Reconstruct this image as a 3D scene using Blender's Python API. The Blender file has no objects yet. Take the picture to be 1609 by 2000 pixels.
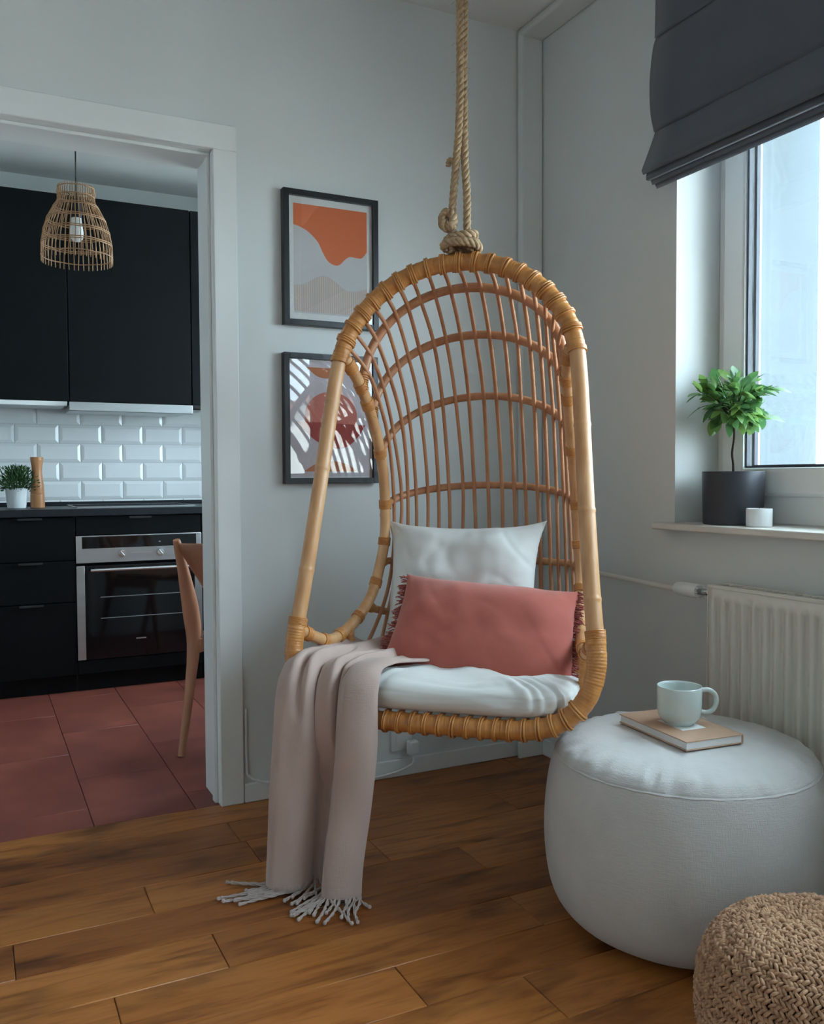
import bpy, math, random
from mathutils import Vector, Matrix, noise

S = bpy.context.scene
COL = S.collection
PI = math.pi

# ------------------------------------------------------------------ camera
cam_data = bpy.data.cameras.new('camera')
cam = bpy.data.objects.new('camera', cam_data)
COL.objects.link(cam)
YAW, PITCH, ROLL, FPX = 0.461857545, 0.039207476, -0.00502127555, 1717.1
_f = Vector((math.sin(YAW) * math.cos(PITCH), math.cos(YAW) * math.cos(PITCH), -math.sin(PITCH)))
_r = Vector((math.cos(YAW), -math.sin(YAW), 0))
_u = _r.cross(_f)
_r2 = _r * math.cos(ROLL) + _u * math.sin(ROLL)
_u2 = _u * math.cos(ROLL) - _r * math.sin(ROLL)
M = Matrix((_r2, _u2, -_f)).transposed().to_4x4()
M.translation = Vector((-1.878, -2.714, 1.03))
cam.matrix_world = M
cam_data.sensor_fit = 'VERTICAL'
cam_data.sensor_height = 24.0
cam_data.lens = FPX * 24.0 / 2000.0
cam_data.clip_start = 0.05
S.camera = cam

# ------------------------------------------------------------------ sky, sun, window portals, exposure
world = bpy.data.worlds.new('sky')
S.world = world
world.use_nodes = True
bg = world.node_tree.nodes['Background']
bg.inputs[0].default_value = (0.72, 0.87, 1.0, 1)
bg.inputs[1].default_value = 3.4

sun_data = bpy.data.lights.new('sun', 'SUN')
sun_data.energy = 5.5
sun_data.angle = 0.02
sun_data.color = (1.0, 0.94, 0.85)
sun = bpy.data.objects.new('sun', sun_data)
COL.objects.link(sun)
sun.rotation_euler = Vector((0.62, -0.5, -0.6)).to_track_quat('-Z', 'Y').to_euler()

W1 = (-5.05, -0.708, 0.891, 2.36)     # y0, y1, z0, z1 of the openings in the window wall
W3 = (0.28, 1.74, 0.86, 2.56)
def portal(y0, y1, z0, z1, x=0.60):
    d = bpy.data.lights.new('window_portal', 'AREA')
    d.shape = 'RECTANGLE'
    d.size = z1 - z0
    d.size_y = y1 - y0
    d.energy = 1
    d.cycles.is_portal = True
    o = bpy.data.objects.new('window_portal', d)
    COL.objects.link(o)
    o.location = (x, (y0 + y1) / 2, (z0 + z1) / 2)
    o.rotation_euler = (0, PI / 2, 0)
    return o
for w in (W1, W3):
    portal(*w)

S.view_settings.view_transform = 'Standard'
S.view_settings.look = 'None'
S.view_settings.gamma = 1
S.view_settings.use_curve_mapping = False
S.view_settings.exposure = 2.5
S.cycles.max_bounces = 9
S.cycles.diffuse_bounces = 5
S.cycles.transparent_max_bounces = 16

# ------------------------------------------------------------------ helpers
def lerp(a, b, t): return a + (b - a) * t

def crom(P, n, closed=False):
    """Catmull-Rom through control points (tuples), n samples per span."""
    P = [Vector(p) for p in P]
    out = []
    N = len(P)
    spans = N if closed else N - 1
    for i in range(spans):
        if closed:
            p0, p1, p2, p3 = P[(i - 1) % N], P[i], P[(i + 1) % N], P[(i + 2) % N]
        else:
            p1, p2 = P[i], P[i + 1]
            p0 = P[i - 1] if i > 0 else p1 * 2 - p2
            p3 = P[i + 2] if i + 2 < N else p2 * 2 - p1
        for k in range(n):
            t = k / n
            out.append(0.5 * ((2 * p1) + (p2 - p0) * t + (2 * p0 - 5 * p1 + 4 * p2 - p3) * t * t
                              + (3 * p1 - p0 - 3 * p2 + p3) * t ** 3))
    if not closed:
        out.append(P[-1])
    return out

def resample(path, step):
    path = [Vector(p) for p in path]
    L = [0.0]
    for i in range(1, len(path)):
        L.append(L[-1] + (path[i] - path[i - 1]).length)
    n = max(2, int(round(L[-1] / step)) + 1)
    out = []
    j = 0
    for k in range(n):
        s = L[-1] * k / (n - 1)
        while j < len(L) - 2 and L[j + 1] < s:
            j += 1
        d = L[j + 1] - L[j]
        t = 0 if d < 1e-9 else (s - L[j]) / d
        out.append(path[j].lerp(path[j + 1], min(1, max(0, t))))
    return out

def frames(path, closed=False):
    n = len(path)
    T = []
    for i in range(n):
        if closed:
            d = path[(i + 1) % n] - path[(i - 1) % n]
        else:
            d = path[min(i + 1, n - 1)] - path[max(i - 1, 0)]
        T.append(d.normalized() if d.length > 1e-9 else Vector((0, 0, 1)))
    up = Vector((0, 0, 1)) if abs(T[0].z) < 0.9 else Vector((1, 0, 0))
    nrm = (up - T[0] * up.dot(T[0])).normalized()
    F = []
    for i in range(n):
        nrm = (nrm - T[i] * nrm.dot(T[i]))
        nrm = nrm.normalized()
        F.append((T[i], nrm, T[i].cross(nrm)))
    return F

class MB:
    def __init__(self): self.v = []; self.f = []
    def add(self, vs, fs):
        b = len(self.v)
        self.v += [tuple(p) for p in vs]
        self.f += [tuple(i + b for i in q) for q in fs]
        return self
    def box(self, a, b):
        x0, y0, z0 = [min(p, q) for p, q in zip(a, b)]
        x1, y1, z1 = [max(p, q) for p, q in zip(a, b)]
        return self.add([(x0, y0, z0), (x1, y0, z0), (x1, y1, z0), (x0, y1, z0), (x0, y0, z1), (x1, y0, z1), (x1, y1, z1), (x0, y1, z1)],
                        [(3, 2, 1, 0), (4, 5, 6, 7), (0, 1, 5, 4), (1, 2, 6, 5), (2, 3, 7, 6), (3, 0, 4, 7)])
    def tube(self, path, rad, sides=10, closed=False, caps=True, squash=None):
        path = [Vector(p) for p in path]
        F = frames(path, closed)
        n = len(path)
        vs = []
        for i, p in enumerate(path):
            r = rad(i / max(1, n - 1)) if callable(rad) else (rad[i] if isinstance(rad, (list, tuple)) else rad)
            _, a, b = F[i]
            for k in range(sides):
                t = 2 * PI * k / sides
                vs.append(p + a * (r * math.cos(t)) + b * (r * math.sin(t)))
        fs = []
        for i in range(n if closed else n - 1):
            j = (i + 1) % n
            for k in range(sides):
                l = (k + 1) % sides
                fs.append((i * sides + k, i * sides + l, j * sides + l, j * sides + k))
        if caps and not closed:
            fs.append(tuple(reversed(range(sides))))
            fs.append(tuple(range((n - 1) * sides, n * sides)))
        return self.add(vs, fs)
    def lathe(self, prof, seg=48, c=(0, 0, 0), wob=None):
        vs = []; fs = []
        m = len(prof)
        for k in range(seg):
            t = 2 * PI * k / seg
            for i, (r, z) in enumerate(prof):
                rr = r if wob is None else r * wob(t, i)
                vs.append((c[0] + rr * math.cos(t), c[1] + rr * math.sin(t), c[2] + z))
        for k in range(seg):
            l = (k + 1) % seg
            for i in range(m - 1):
                fs.append((k * m + i, l * m + i, l * m + i + 1, k * m + i + 1))
        if prof[0][0] > 1e-6: fs.append(tuple(k * m for k in reversed(range(seg))))
        if prof[-1][0] > 1e-6: fs.append(tuple(k * m + m - 1 for k in range(seg)))
        return self.add(vs, fs)
    def prism(self, poly, axis, a, b):
        """closed 2-D polygon extruded along axis 'x','y' or 'z' from a to b"""
        def P(p, t):
            return {'x': (t, p[0], p[1]), 'y': (p[0], t, p[1]), 'z': (p[0], p[1], t)}[axis]
        n = len(poly)
        vs = [P(p, a) for p in poly] + [P(p, b) for p in poly]
        fs = [tuple(range(n)), tuple(reversed(range(n, 2 * n)))]
        for i in range(n):
            j = (i + 1) % n
            fs.append((j, i, n + i, n + j))
        return self.add(vs, fs)
    def grid(self, nu, nv, fn, closed_u=False):
        vs = [fn(i / (nu if closed_u else nu - 1), j / (nv - 1)) for i in range(nu) for j in range(nv)]
        fs = []
        for i in range(nu if closed_u else nu - 1):
            k = (i + 1) % nu
            for j in range(nv - 1):
                fs.append((i * nv + j, k * nv + j, k * nv + j + 1, i * nv + j + 1))
        return self.add(vs, fs)
    def xform(self, mat):
        self.v = [tuple(mat @ Vector(p)) for p in self.v]
        return self
    def build(self, name, mat, parent=None, smooth=False, bevel=0, seg=2, recalc=True, angle=None):
        me = bpy.data.meshes.new(name)
        me.from_pydata(self.v, [], self.f)
        if recalc:
            import bmesh
            bm = bmesh.new(); bm.from_mesh(me)
            bmesh.ops.remove_doubles(bm, verts=bm.verts, dist=1e-6)
            bmesh.ops.recalc_face_normals(bm, faces=bm.faces)
            bm.to_mesh(me); bm.free()
        me.materials.append(mat)
        if smooth or bevel:
            me.polygons.foreach_set('use_smooth', [True] * len(me.polygons))
        if angle is not None or bevel:
            me.set_sharp_from_angle(angle=angle or math.radians(40))
        o = bpy.data.objects.new(name, me)
        COL.objects.link(o)
        if parent is not None: o.parent = parent
        if bevel:
            m = o.modifiers.new('edge', 'BEVEL')
            m.width = bevel; m.segments = seg; m.limit_method = 'ANGLE'; m.angle_limit = math.radians(40)
        return o

def tag(o, label, cat, group=None, kind=None):
    o['label'] = label; o['category'] = cat
    if group: o['group'] = group
    if kind: o['kind'] = kind
    return o

def thing(name, label, cat, loc=(0, 0, 0), rz=0, group=None):
    o = bpy.data.objects.new(name, None)
    o.empty_display_size = 0.05
    COL.objects.link(o)
    o.location = loc; o.rotation_euler = (0, 0, rz)
    return tag(o, label, cat, group)

def struct(o):
    o['kind'] = 'structure'
    return o

def clone(o, parent=None, loc=None, rot=None, scale=None):
    c = o.copy(); COL.objects.link(c)
    c.parent = parent if parent is not None else o.parent
    if loc is not None: c.location = loc
    if rot is not None: c.rotation_euler = rot
    if scale is not None: c.scale = scale
    return c

def subsurf(o, n=1):
    m = o.modifiers.new('soft', 'SUBSURF'); m.levels = n; m.render_levels = n
    return o

# ------------------------------------------------------------------ materials
def new_mat(name):
    m = bpy.data.materials.new(name); m.use_nodes = True
    nt = m.node_tree
    return m, nt, nt.nodes['Principled BSDF']

def ramp(nt, fac, stops):
    r = nt.nodes.new('ShaderNodeValToRGB')
    e = r.color_ramp.elements
    e[0].position, e[0].color = stops[0][0], (*stops[0][1], 1)
    e[1].position, e[1].color = stops[-1][0], (*stops[-1][1], 1)
    for p, c in stops[1:-1]:
        k = e.new(p); k.color = (*c, 1)
    nt.links.new(fac, r.inputs[0])
    return r.outputs[0]

def coords(nt, scale=(1, 1, 1), kind='Object', rand=False):
    t = nt.nodes.new('ShaderNodeTexCoord')
    mp = nt.nodes.new('ShaderNodeMapping')
    mp.inputs['Scale'].default_value = scale
    nt.links.new(t.outputs[kind], mp.inputs[0])
    if rand:
        oi = nt.nodes.new('ShaderNodeObjectInfo')
        cb = nt.nodes.new('ShaderNodeCombineXYZ')
        mu = nt.nodes.new('ShaderNodeMath'); mu.operation = 'MULTIPLY'; mu.inputs[1].default_value = 37.0
        nt.links.new(oi.outputs['Random'], mu.inputs[0])
        for i in range(3): nt.links.new(mu.outputs[0], cb.inputs[i])
        nt.links.new(cb.outputs[0], mp.inputs['Location'])
    return mp.outputs[0]

def tex(nt, vec, scale, detail=4, rough=0.55, dist=0.0):
    n = nt.nodes.new('ShaderNodeTexNoise')
    n.inputs['Scale'].default_value = scale
    n.inputs['Detail'].default_value = detail
    n.inputs['Roughness'].default_value = rough
    n.inputs['Distortion'].default_value = dist
    nt.links.new(vec, n.inputs['Vector'])
    return n.outputs[0]

def bump(nt, bs, h, strength=0.2, dist=0.002):
    b = nt.nodes.new('ShaderNodeBump')
    b.inputs['Strength'].default_value = strength
    b.inputs['Distance'].default_value = dist
    nt.links.new(h, b.inputs['Height'])
    nt.links.new(b.outputs[0], bs.inputs['Normal'])

def mat(name, c0, c1=None, rough=0.6, metal=0.0, scale=8, stretch=(1, 1, 1), bmp=0.0, bscale=None, bdist=0.002, spec=None, sheen=0, coat=0, rand=False):
    m, nt, bs = new_mat(name)
    bs.inputs['Roughness'].default_value = rough
    bs.inputs['Metallic'].default_value = metal
    if spec is not None: bs.inputs['Specular IOR Level'].default_value = spec
    if sheen:
        bs.inputs['Sheen Weight'].default_value = sheen
        bs.inputs['Sheen Roughness'].default_value = 0.5
    if coat:
        bs.inputs['Coat Weight'].default_value = coat
        bs.inputs['Coat Roughness'].default_value = 0.1
    vec = coords(nt, stretch, rand=rand)
    if c1 is None: c1 = tuple(min(1, x * 0.93) for x in c0)
    nt.links.new(ramp(nt, tex(nt, vec, scale), [(0.35, c0), (0.65, c1)]), bs.inputs['Base Color'])
    if bmp:
        bump(nt, bs, tex(nt, vec, bscale or scale * 4, 3), bmp, bdist)
    return m

def weave_mat(name, c0, c1, scale=500, rough=0.85, strength=0.35, sheen=0.3, blotch=6, dist=0.0008):
    m, nt, bs = new_mat(name)
    bs.inputs['Roughness'].default_value = rough
    bs.inputs['Specular IOR Level'].default_value = 0.25
    bs.inputs['Sheen Weight'].default_value = sheen
    v = coords(nt)
    a = tex(nt, v, blotch, 3)
    nt.links.new(ramp(nt, a, [(0.3, c0), (0.7, c1)]), bs.inputs['Base Color'])
    v1 = coords(nt, (1, 1, 0.12)); v2 = coords(nt, (0.12, 0.12, 1))
    t1 = tex(nt, v1, scale, 2); t2 = tex(nt, v2, scale, 2)
    ad = nt.nodes.new('ShaderNodeMath'); ad.operation = 'ADD'
    nt.links.new(t1, ad.inputs[0]); nt.links.new(t2, ad.inputs[1])
    bump(nt, bs, ad.outputs[0], strength, dist)
    return m

def glass_mat(name, tint=(1, 1, 1), ior=1.5, extra=0.0, rough=0.0):
    m = bpy.data.materials.new(name); m.use_nodes = True
    nt = m.node_tree
    for n in list(nt.nodes):
        if n.type != 'OUTPUT_MATERIAL': nt.nodes.remove(n)
    out = [n for n in nt.nodes if n.type == 'OUTPUT_MATERIAL'][0]
    tr = nt.nodes.new('ShaderNodeBsdfTransparent'); tr.inputs[0].default_value = (*tint, 1)
    gl = nt.nodes.new('ShaderNodeBsdfGlossy'); gl.inputs['Roughness'].default_value = rough
    fr = nt.nodes.new('ShaderNodeFresnel')
    ge = nt.nodes.new('ShaderNodeNewGeometry')         # same reflectance on both faces of the thin plate
    mr = nt.nodes.new('ShaderNodeMapRange')
    mr.inputs['To Min'].default_value = ior; mr.inputs['To Max'].default_value = 1 / ior
    nt.links.new(ge.outputs['Backfacing'], mr.inputs['Value'])
    nt.links.new(mr.outputs[0], fr.inputs[0])
    ad = nt.nodes.new('ShaderNodeMath'); ad.operation = 'ADD'; ad.inputs[1].default_value = extra; ad.use_clamp = True
    nt.links.new(fr.outputs[0], ad.inputs[0])
    mx = nt.nodes.new('ShaderNodeMixShader')
    nt.links.new(ad.outputs[0], mx.inputs[0])
    nt.links.new(tr.outputs[0], mx.inputs[1]); nt.links.new(gl.outputs[0], mx.inputs[2])
    nt.links.new(mx.outputs[0], out.inputs[0])
    return m

def plank_mat():
    m, nt, bs = new_mat('oiled_wood_floor')
    bs.inputs['Roughness'].default_value = 0.42
    bs.inputs['Specular IOR Level'].default_value = 0.45
    v = coords(nt, (1.0, 9, 1), rand=True)
    g = tex(nt, v, 3.2, 8, 0.62, 0.9)
    v2 = coords(nt, (1.2, 3.5, 1), rand=True)
    k = tex(nt, v2, 2.6, 3, 0.5, 0.3)
    base = ramp(nt, g, [(0.28, (0.15, 0.043, 0.008)), (0.45, (0.325, 0.106, 0.021)), (0.58, (0.395, 0.142, 0.031)), (0.75, (0.245, 0.075, 0.015))])
    dark = ramp(nt, k, [(0.30, (0.34, 0.30, 0.28)), (0.45, (1, 1, 1)), (0.75, (1.08, 1.08, 1.06))])
    mx = nt.nodes.new('ShaderNodeMix'); mx.data_type = 'RGBA'; mx.blend_type = 'MULTIPLY'; mx.inputs[0].default_value = 0.85
    nt.links.new(base, mx.inputs[6]); nt.links.new(dark, mx.inputs[7])
    oi = nt.nodes.new('ShaderNodeObjectInfo')
    tone = ramp(nt, oi.outputs['Random'], [(0.0, (0.80, 0.74, 0.68)), (0.5, (1.0, 1.0, 1.0)), (1.0, (1.18, 1.24, 1.34))])
    mx2 = nt.nodes.new('ShaderNodeMix'); mx2.data_type = 'RGBA'; mx2.blend_type = 'MULTIPLY'; mx2.inputs[0].default_value = 1
    nt.links.new(mx.outputs[2], mx2.inputs[6]); nt.links.new(tone, mx2.inputs[7])
    nt.links.new(mx2.outputs[2], bs.inputs['Base Color'])
    bump(nt, bs, g, 0.12, 0.002)
    return m

MT = dict(
    wall=mat('painted_plaster', (0.69, 0.708, 0.70), (0.675, 0.694, 0.686), rough=0.9, scale=3, bmp=0.06, bscale=140, bdist=0.001, spec=0.2),
    ceil=mat('ceiling_paint', (0.76, 0.77, 0.765), (0.74, 0.75, 0.745), rough=0.9, scale=3, spec=0.2),
    trim=mat('white_lacquer', (0.78, 0.79, 0.78), (0.76, 0.77, 0.76), rough=0.38, scale=4),
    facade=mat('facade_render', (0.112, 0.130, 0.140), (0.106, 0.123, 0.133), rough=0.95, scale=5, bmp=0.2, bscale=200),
    pvc=mat('white_window_plastic', (0.80, 0.81, 0.80), (0.79, 0.80, 0.79), rough=0.3, scale=3),
    gasket=mat('dark_gasket', (0.02, 0.025, 0.04), rough=0.5),
    sill=mat('sill_board', (0.72, 0.68, 0.62), (0.69, 0.645, 0.58), rough=0.4, scale=4, stretch=(6, 0.7, 6)),
    plank=plank_mat(),
    joint=mat('dark_floor_joint', (0.05, 0.022, 0.01), rough=0.9),
    terr=mat('terracotta_tile', (0.265, 0.068, 0.046), (0.185, 0.046, 0.033), rough=0.5, scale=5, bmp=0.08, bscale=40, rand=True),
    grout=mat('dark_grout', (0.17, 0.055, 0.042), rough=0.95),
    wtile=mat('white_glazed_tile', (0.82, 0.84, 0.84), (0.81, 0.83, 0.83), rough=0.12, scale=2, spec=0.5),
    wgrout=mat('white_grout', (0.66, 0.67, 0.66), rough=0.9),
    black=mat('matt_black_front', (0.0024, 0.0034, 0.0043), (0.0021, 0.0030, 0.0038), rough=0.48, scale=3, spec=0.15),
    worktop=mat('dark_worktop', (0.014, 0.017, 0.022), (0.010, 0.012, 0.016), rough=0.45, scale=30, spec=0.3),
    bglass=mat('black_oven_glass', (0.004, 0.004, 0.005), rough=0.06, spec=0.5),
    steel=mat('brushed_steel', (0.56, 0.57, 0.58), (0.50, 0.51, 0.52), rough=0.34, metal=1.0, scale=40, stretch=(0.03, 1, 1)),
    chrome=mat('polished_metal', (0.75, 0.75, 0.76), rough=0.15, metal=1.0),
    rattan=mat('rattan_pole', (0.66, 0.37, 0.175), (0.53, 0.255, 0.10), rough=0.42, scale=9, stretch=(3, 3, 0.5), bmp=0.1, bscale=60, coat=0.15),
    cane=mat('cane_wrap', (0.62, 0.275, 0.075), (0.47, 0.18, 0.042), rough=0.40, scale=26, bmp=0.15, bscale=120, coat=0.2),
    spindle=mat('rattan_core', (0.56, 0.265, 0.135), (0.43, 0.182, 0.082), rough=0.45, scale=14, stretch=(2, 2, 0.6), coat=0.1, rand=True),
    rope=mat('hemp_rope', (0.50, 0.35, 0.215), (0.36, 0.235, 0.130), rough=0.9, scale=120, bmp=0.5, bscale=400),
    cotton=weave_mat('natural_cotton', (0.74, 0.735, 0.71), (0.69, 0.685, 0.66), scale=600, strength=0.25),
    terrac=weave_mat('terracotta_linen', (0.49, 0.135, 0.100), (0.43, 0.112, 0.084), scale=700, strength=0.3),
    fringe=weave_mat('terracotta_thread', (0.36, 0.085, 0.065), (0.28, 0.062, 0.050), scale=700, strength=0.3),
    wool=weave_mat('beige_wool', (0.53, 0.395, 0.345), (0.46, 0.342, 0.298), scale=420, strength=0.5, sheen=0.25, blotch=4),
    wool2=weave_mat('beige_yarn', (0.50, 0.41, 0.375), (0.41, 0.33, 0.30), scale=420, strength=0.5, sheen=0.25),
    pouf=weave_mat('pale_grey_linen', (0.60, 0.58, 0.565), (0.545, 0.525, 0.51), scale=420, strength=0.6, sheen=0.15, blotch=10, dist=0.0012),
    jute=mat('braided_jute', (0.61, 0.37, 0.225), (0.36, 0.20, 0.115), rough=0.9, scale=70, bmp=0.6, bscale=300),
    jutein=mat('jute_core', (0.14, 0.078, 0.04), rough=0.95),
    rad=mat('radiator_enamel', (0.70, 0.67, 0.60), (0.69, 0.66, 0.59), rough=0.35, scale=2),
    plastic=mat('white_plastic', (0.80, 0.80, 0.79), rough=0.35),
    grey=mat('grey_plastic', (0.20, 0.20, 0.20), rough=0.5),
    pot=mat('anthracite_pot', (0.030, 0.032, 0.042), (0.026, 0.028, 0.036), rough=0.42, scale=10),
    soil=mat('potting_soil', (0.03, 0.02, 0.013), (0.015, 0.01, 0.007), rough=1, scale=60, bmp=0.8),
    bark=mat('dark_bark', (0.045, 0.03, 0.022), (0.03, 0.02, 0.015), rough=0.9, scale=40),
    wax=mat('white_ceramic', (0.80, 0.82, 0.82), rough=0.4),
    blind=weave_mat('slate_grey_fabric', (0.108, 0.120, 0.145), (0.096, 0.107, 0.130), scale=700, strength=0.25, sheen=0.25),
    frame=mat('black_wood_frame', (0.012, 0.014, 0.018), (0.010, 0.012, 0.015), rough=0.38, scale=12, stretch=(1, 1, 0.2)),
    paper=mat('white_mat_board', (0.78, 0.78, 0.77), rough=0.85),
    print_bg=mat('pale_grey_print', (0.60, 0.60, 0.61), rough=0.8),
    print_lilac=mat('lilac_grey_print', (0.55, 0.50, 0.53), rough=0.8),
    orange=mat('orange_print', (0.72, 0.185, 0.075), (0.70, 0.175, 0.07), rough=0.8),
    rust=mat('rust_print', (0.47, 0.17, 0.075), rough=0.8),
    beige=mat('beige_print', (0.58, 0.45, 0.39), rough=0.8),
    rose=mat('rose_print', (0.52, 0.17, 0.13), rough=0.8),
    brick=mat('dark_red_print', (0.33, 0.052, 0.048), rough=0.8),
    pglass=glass_mat('picture_glass', ior=1.5, extra=0.015),
    wglass=glass_mat('window_glass', tint=(0.95, 0.97, 0.97), ior=1.45),
    mug=mat('pale_green_glaze', (0.58, 0.65, 0.62), (0.54, 0.61, 0.585), rough=0.22, scale=14, coat=0.3),
    cover=mat('tan_book_cover', (0.52, 0.33, 0.22), (0.48, 0.30, 0.20), rough=0.5, scale=6),
    pages=mat('book_pages', (0.78, 0.76, 0.74), (0.66, 0.64, 0.62), rough=0.9, scale=2, stretch=(1, 1, 400)),
    wicker=mat('wicker_strand', (0.42, 0.235, 0.115), (0.30, 0.155, 0.07), rough=0.6, scale=30),
    bulb=mat('opal_bulb', (0.82, 0.82, 0.80), rough=0.25),
    cord=mat('black_cord', (0.012, 0.012, 0.013), rough=0.6),
    oak=mat('chair_oak', (0.44, 0.195, 0.105), (0.36, 0.150, 0.075), rough=0.45, scale=5, stretch=(5, 5, 0.6)),
    ply=mat('chair_plywood', (0.30, 0.105, 0.050), (0.24, 0.082, 0.038), rough=0.4, scale=5, stretch=(1, 6, 6)),
    mill=mat('beech_mill', (0.47, 0.215, 0.085), (0.39, 0.165, 0.06), rough=0.4, scale=6, stretch=(5, 5, 0.7)),
    herb=mat('herb_green', (0.05, 0.115, 0.028), (0.022, 0.062, 0.016), rough=0.6, scale=40),
    herbpot=mat('white_herb_pot', (0.74, 0.76, 0.76), rough=0.35),
    ground=mat('outdoor_ground', (0.42, 0.42, 0.40), (0.34, 0.35, 0.32), rough=0.95, scale=0.2),
    house=mat('house_render', (0.78, 0.76, 0.72), rough=0.9),
    roof=mat('house_roof', (0.30, 0.13, 0.09), rough=0.9),
    hglass=mat('house_window', (0.05, 0.06, 0.07), rough=0.2),
)
def leaf_material():
    m, nt, bs = new_mat('glossy_leaf')
    oi = nt.nodes.new('ShaderNodeObjectInfo')
    c = ramp(nt, oi.outputs['Random'], [(0.0, (0.065, 0.165, 0.060)), (0.5, (0.115, 0.255, 0.080)), (1.0, (0.25, 0.42, 0.11))])
    nt.links.new(c, bs.inputs['Base Color'])
    bs.inputs['Roughness'].default_value = 0.38
    bs.inputs['Specular IOR Level'].default_value = 0.5
    tl = nt.nodes.new('ShaderNodeBsdfTranslucent')
    nt.links.new(c, tl.inputs[0])
    mx = nt.nodes.new('ShaderNodeMixShader'); mx.inputs[0].default_value = 0.42
    out = [n for n in nt.nodes if n.type == 'OUTPUT_MATERIAL'][0]
    nt.links.new(bs.outputs[0], mx.inputs[1]); nt.links.new(tl.outputs[0], mx.inputs[2])
    nt.links.new(mx.outputs[0], out.inputs[0])
    return m
MT['leaf'] = leaf_material()
# ================================================================== THE SETTING
H = 2.63
XL, YB = -4.4, -5.4           # the living room ends
rnd = random.Random(7)

def boxes(name, lst, m, parent=None, bevel=0):
    b = MB()
    for a, c in lst: b.box(a, c)
    return b.build(name, m, parent, bevel=bevel)

# --- living room floor: sub-floor with every plank laid on it
floor_o = struct(boxes('floor', [((XL, YB, -0.12), (0, 0.012, -0.008))], MT['joint']))
PW = 0.1545
known = {2: [-0.386], 3: [-1.516, -0.895], 4: [-1.823, -0.69], 5: [-1.418], 6: [-1.651, -0.723], 7: [-1.107], 8: [-0.886]}
for k in range(35):
    y1 = 0.012 - PW * k; y0 = max(YB, y1 - PW)
    if y1 - y0 < 0.03: continue
    e = sorted(known.get(k, [-rnd.uniform(0.5, 2.2)]))
    lo = e[0]
    while lo > XL:
        lo -= rnd.uniform(0.75, 1.25); e.append(lo)
    hi = max(e)
    while hi < -0.45:
        hi += rnd.uniform(0.7, 1.2)
        if hi < -0.12: e.append(hi)
    e = sorted([x for x in e if x > XL + 0.1] + [XL, 0.0])
    for a, b in zip(e[:-1], e[1:]):
        L = b - a - 0.0014; W = y1 - y0 - 0.0014
        p = MB().box((-L / 2, -W / 2, -0.012), (L / 2, W / 2, 0)).build('plank', MT['plank'], floor_o, bevel=0.0016, seg=1)
        p.location = ((a + b) / 2, (y0 + y1) / 2, -0.0003 * rnd.random())

# --- kitchen floor
kfloor = struct(boxes('floor_kitchen', [((-2.7, 0.012, -0.12), (0, 2.38, -0.006))], MT['grout']))
xs = [-1.58 + 0.302 * i for i in range(-6, 6)]
tile_mesh = None
for i, x0 in enumerate(xs):
    off = 0.47 if i % 2 == 0 else 0.17
    ys = [0.0135] + [off + 0.605 * j for j in range(4) if 0.05 < off + 0.605 * j < 1.9] + [1.95]
    for ya, yb in zip(ys[:-1], ys[1:]):
        xa, xb = max(x0, -2.7), min(x0 + 0.302, -0.001)
        if xb - xa < 0.05: continue
        t = MB().box((-(xb - xa) / 2 + 0.001, -(yb - ya) / 2 + 0.001, -0.009), ((xb - xa) / 2 - 0.001, (yb - ya) / 2 - 0.001, 0)).build('floor_tile', MT['terr'], kfloor, bevel=0.0015, seg=1)
        t.location = ((xa + xb) / 2, (ya + yb) / 2, -0.001)

struct(boxes('ceiling', [((XL - 0.2, YB - 0.2, H), (0.57, 2.58, H + 0.2))], MT['ceil']))

# --- wall between living room and kitchen, with its doorway
DX0, DX1, DZ = -2.13, -1.205, 2.035
struct(boxes('wall_back', [((XL, 0.012, 0), (DX0 - 0.02, 0.19, H)), ((DX0 - 0.02, 0.012, DZ + 0.02), (DX1 + 0.02, 0.19, H)), ((DX1 + 0.02, 0.012, 0), (0, 0.19, H)),
                           ((XL, 0.0, 0), (DX0 - 0.02, 0.012, H)), ((DX0 - 0.02, 0.0, DZ + 0.02), (DX1 + 0.02, 0.012, H)), ((DX1 + 0.02, 0.0, 0), (0, 0.012, H))], MT['wall']))
# boxed-in pipe column in the corner and the shallow beam over the window wall
struct(boxes('wall_corner', [((-0.10, -0.03, 0), (0.0, 0.0, H))], MT['wall'], bevel=0.012))
struct(boxes('trim_2', [((-0.10, YB, H - 0.028), (0.0, 0.0, H))], MT['wall'], bevel=0.01))
# --- window wall, three openings
def holes_wall(x0, x1, ya, yb, holes, z1):
    out = []; y = ya
    for (h0, h1, hz0, hz1) in sorted(holes):
        out.append(((x0, y, -0.1), (x1, h0, z1)))
        out.append(((x0, h0, -0.1), (x1, h1, hz0)))
        out.append(((x0, h0, hz1), (x1, h1, z1)))
        y = h1
    out.append(((x0, y, -0.1), (x1, yb, z1)))
    return out
def shrink(w): return (w[0] + 0.032, w[1] - 0.032, w[2] + 0.02, w[3] - 0.03)
W1h = (W1[0], W1[1], 0.872, W1[3])
struct(boxes('wall_right', holes_wall(0, 0.2, YB - 0.2, 2.58, [W1h, W3], H), MT['wall']))
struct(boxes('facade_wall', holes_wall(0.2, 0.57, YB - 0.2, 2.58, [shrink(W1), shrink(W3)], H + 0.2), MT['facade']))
struct(boxes('wall_left', [((XL - 0.2, YB - 0.2, -0.1), (XL, 2.58, H))], MT['wall']))
struct(boxes('wall_front', [((XL, YB - 0.2, -0.1), (0, YB, H))], MT['wall']))
kwall = struct(boxes('wall_kitchen', [((-2.7, 2.38, 0), (0, 2.58, H))], MT['wall']))
struct(boxes('wall_kitchen_left', [((XL, 0.19, 0), (-2.7, 2.58, H))], MT['wall']))

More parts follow.
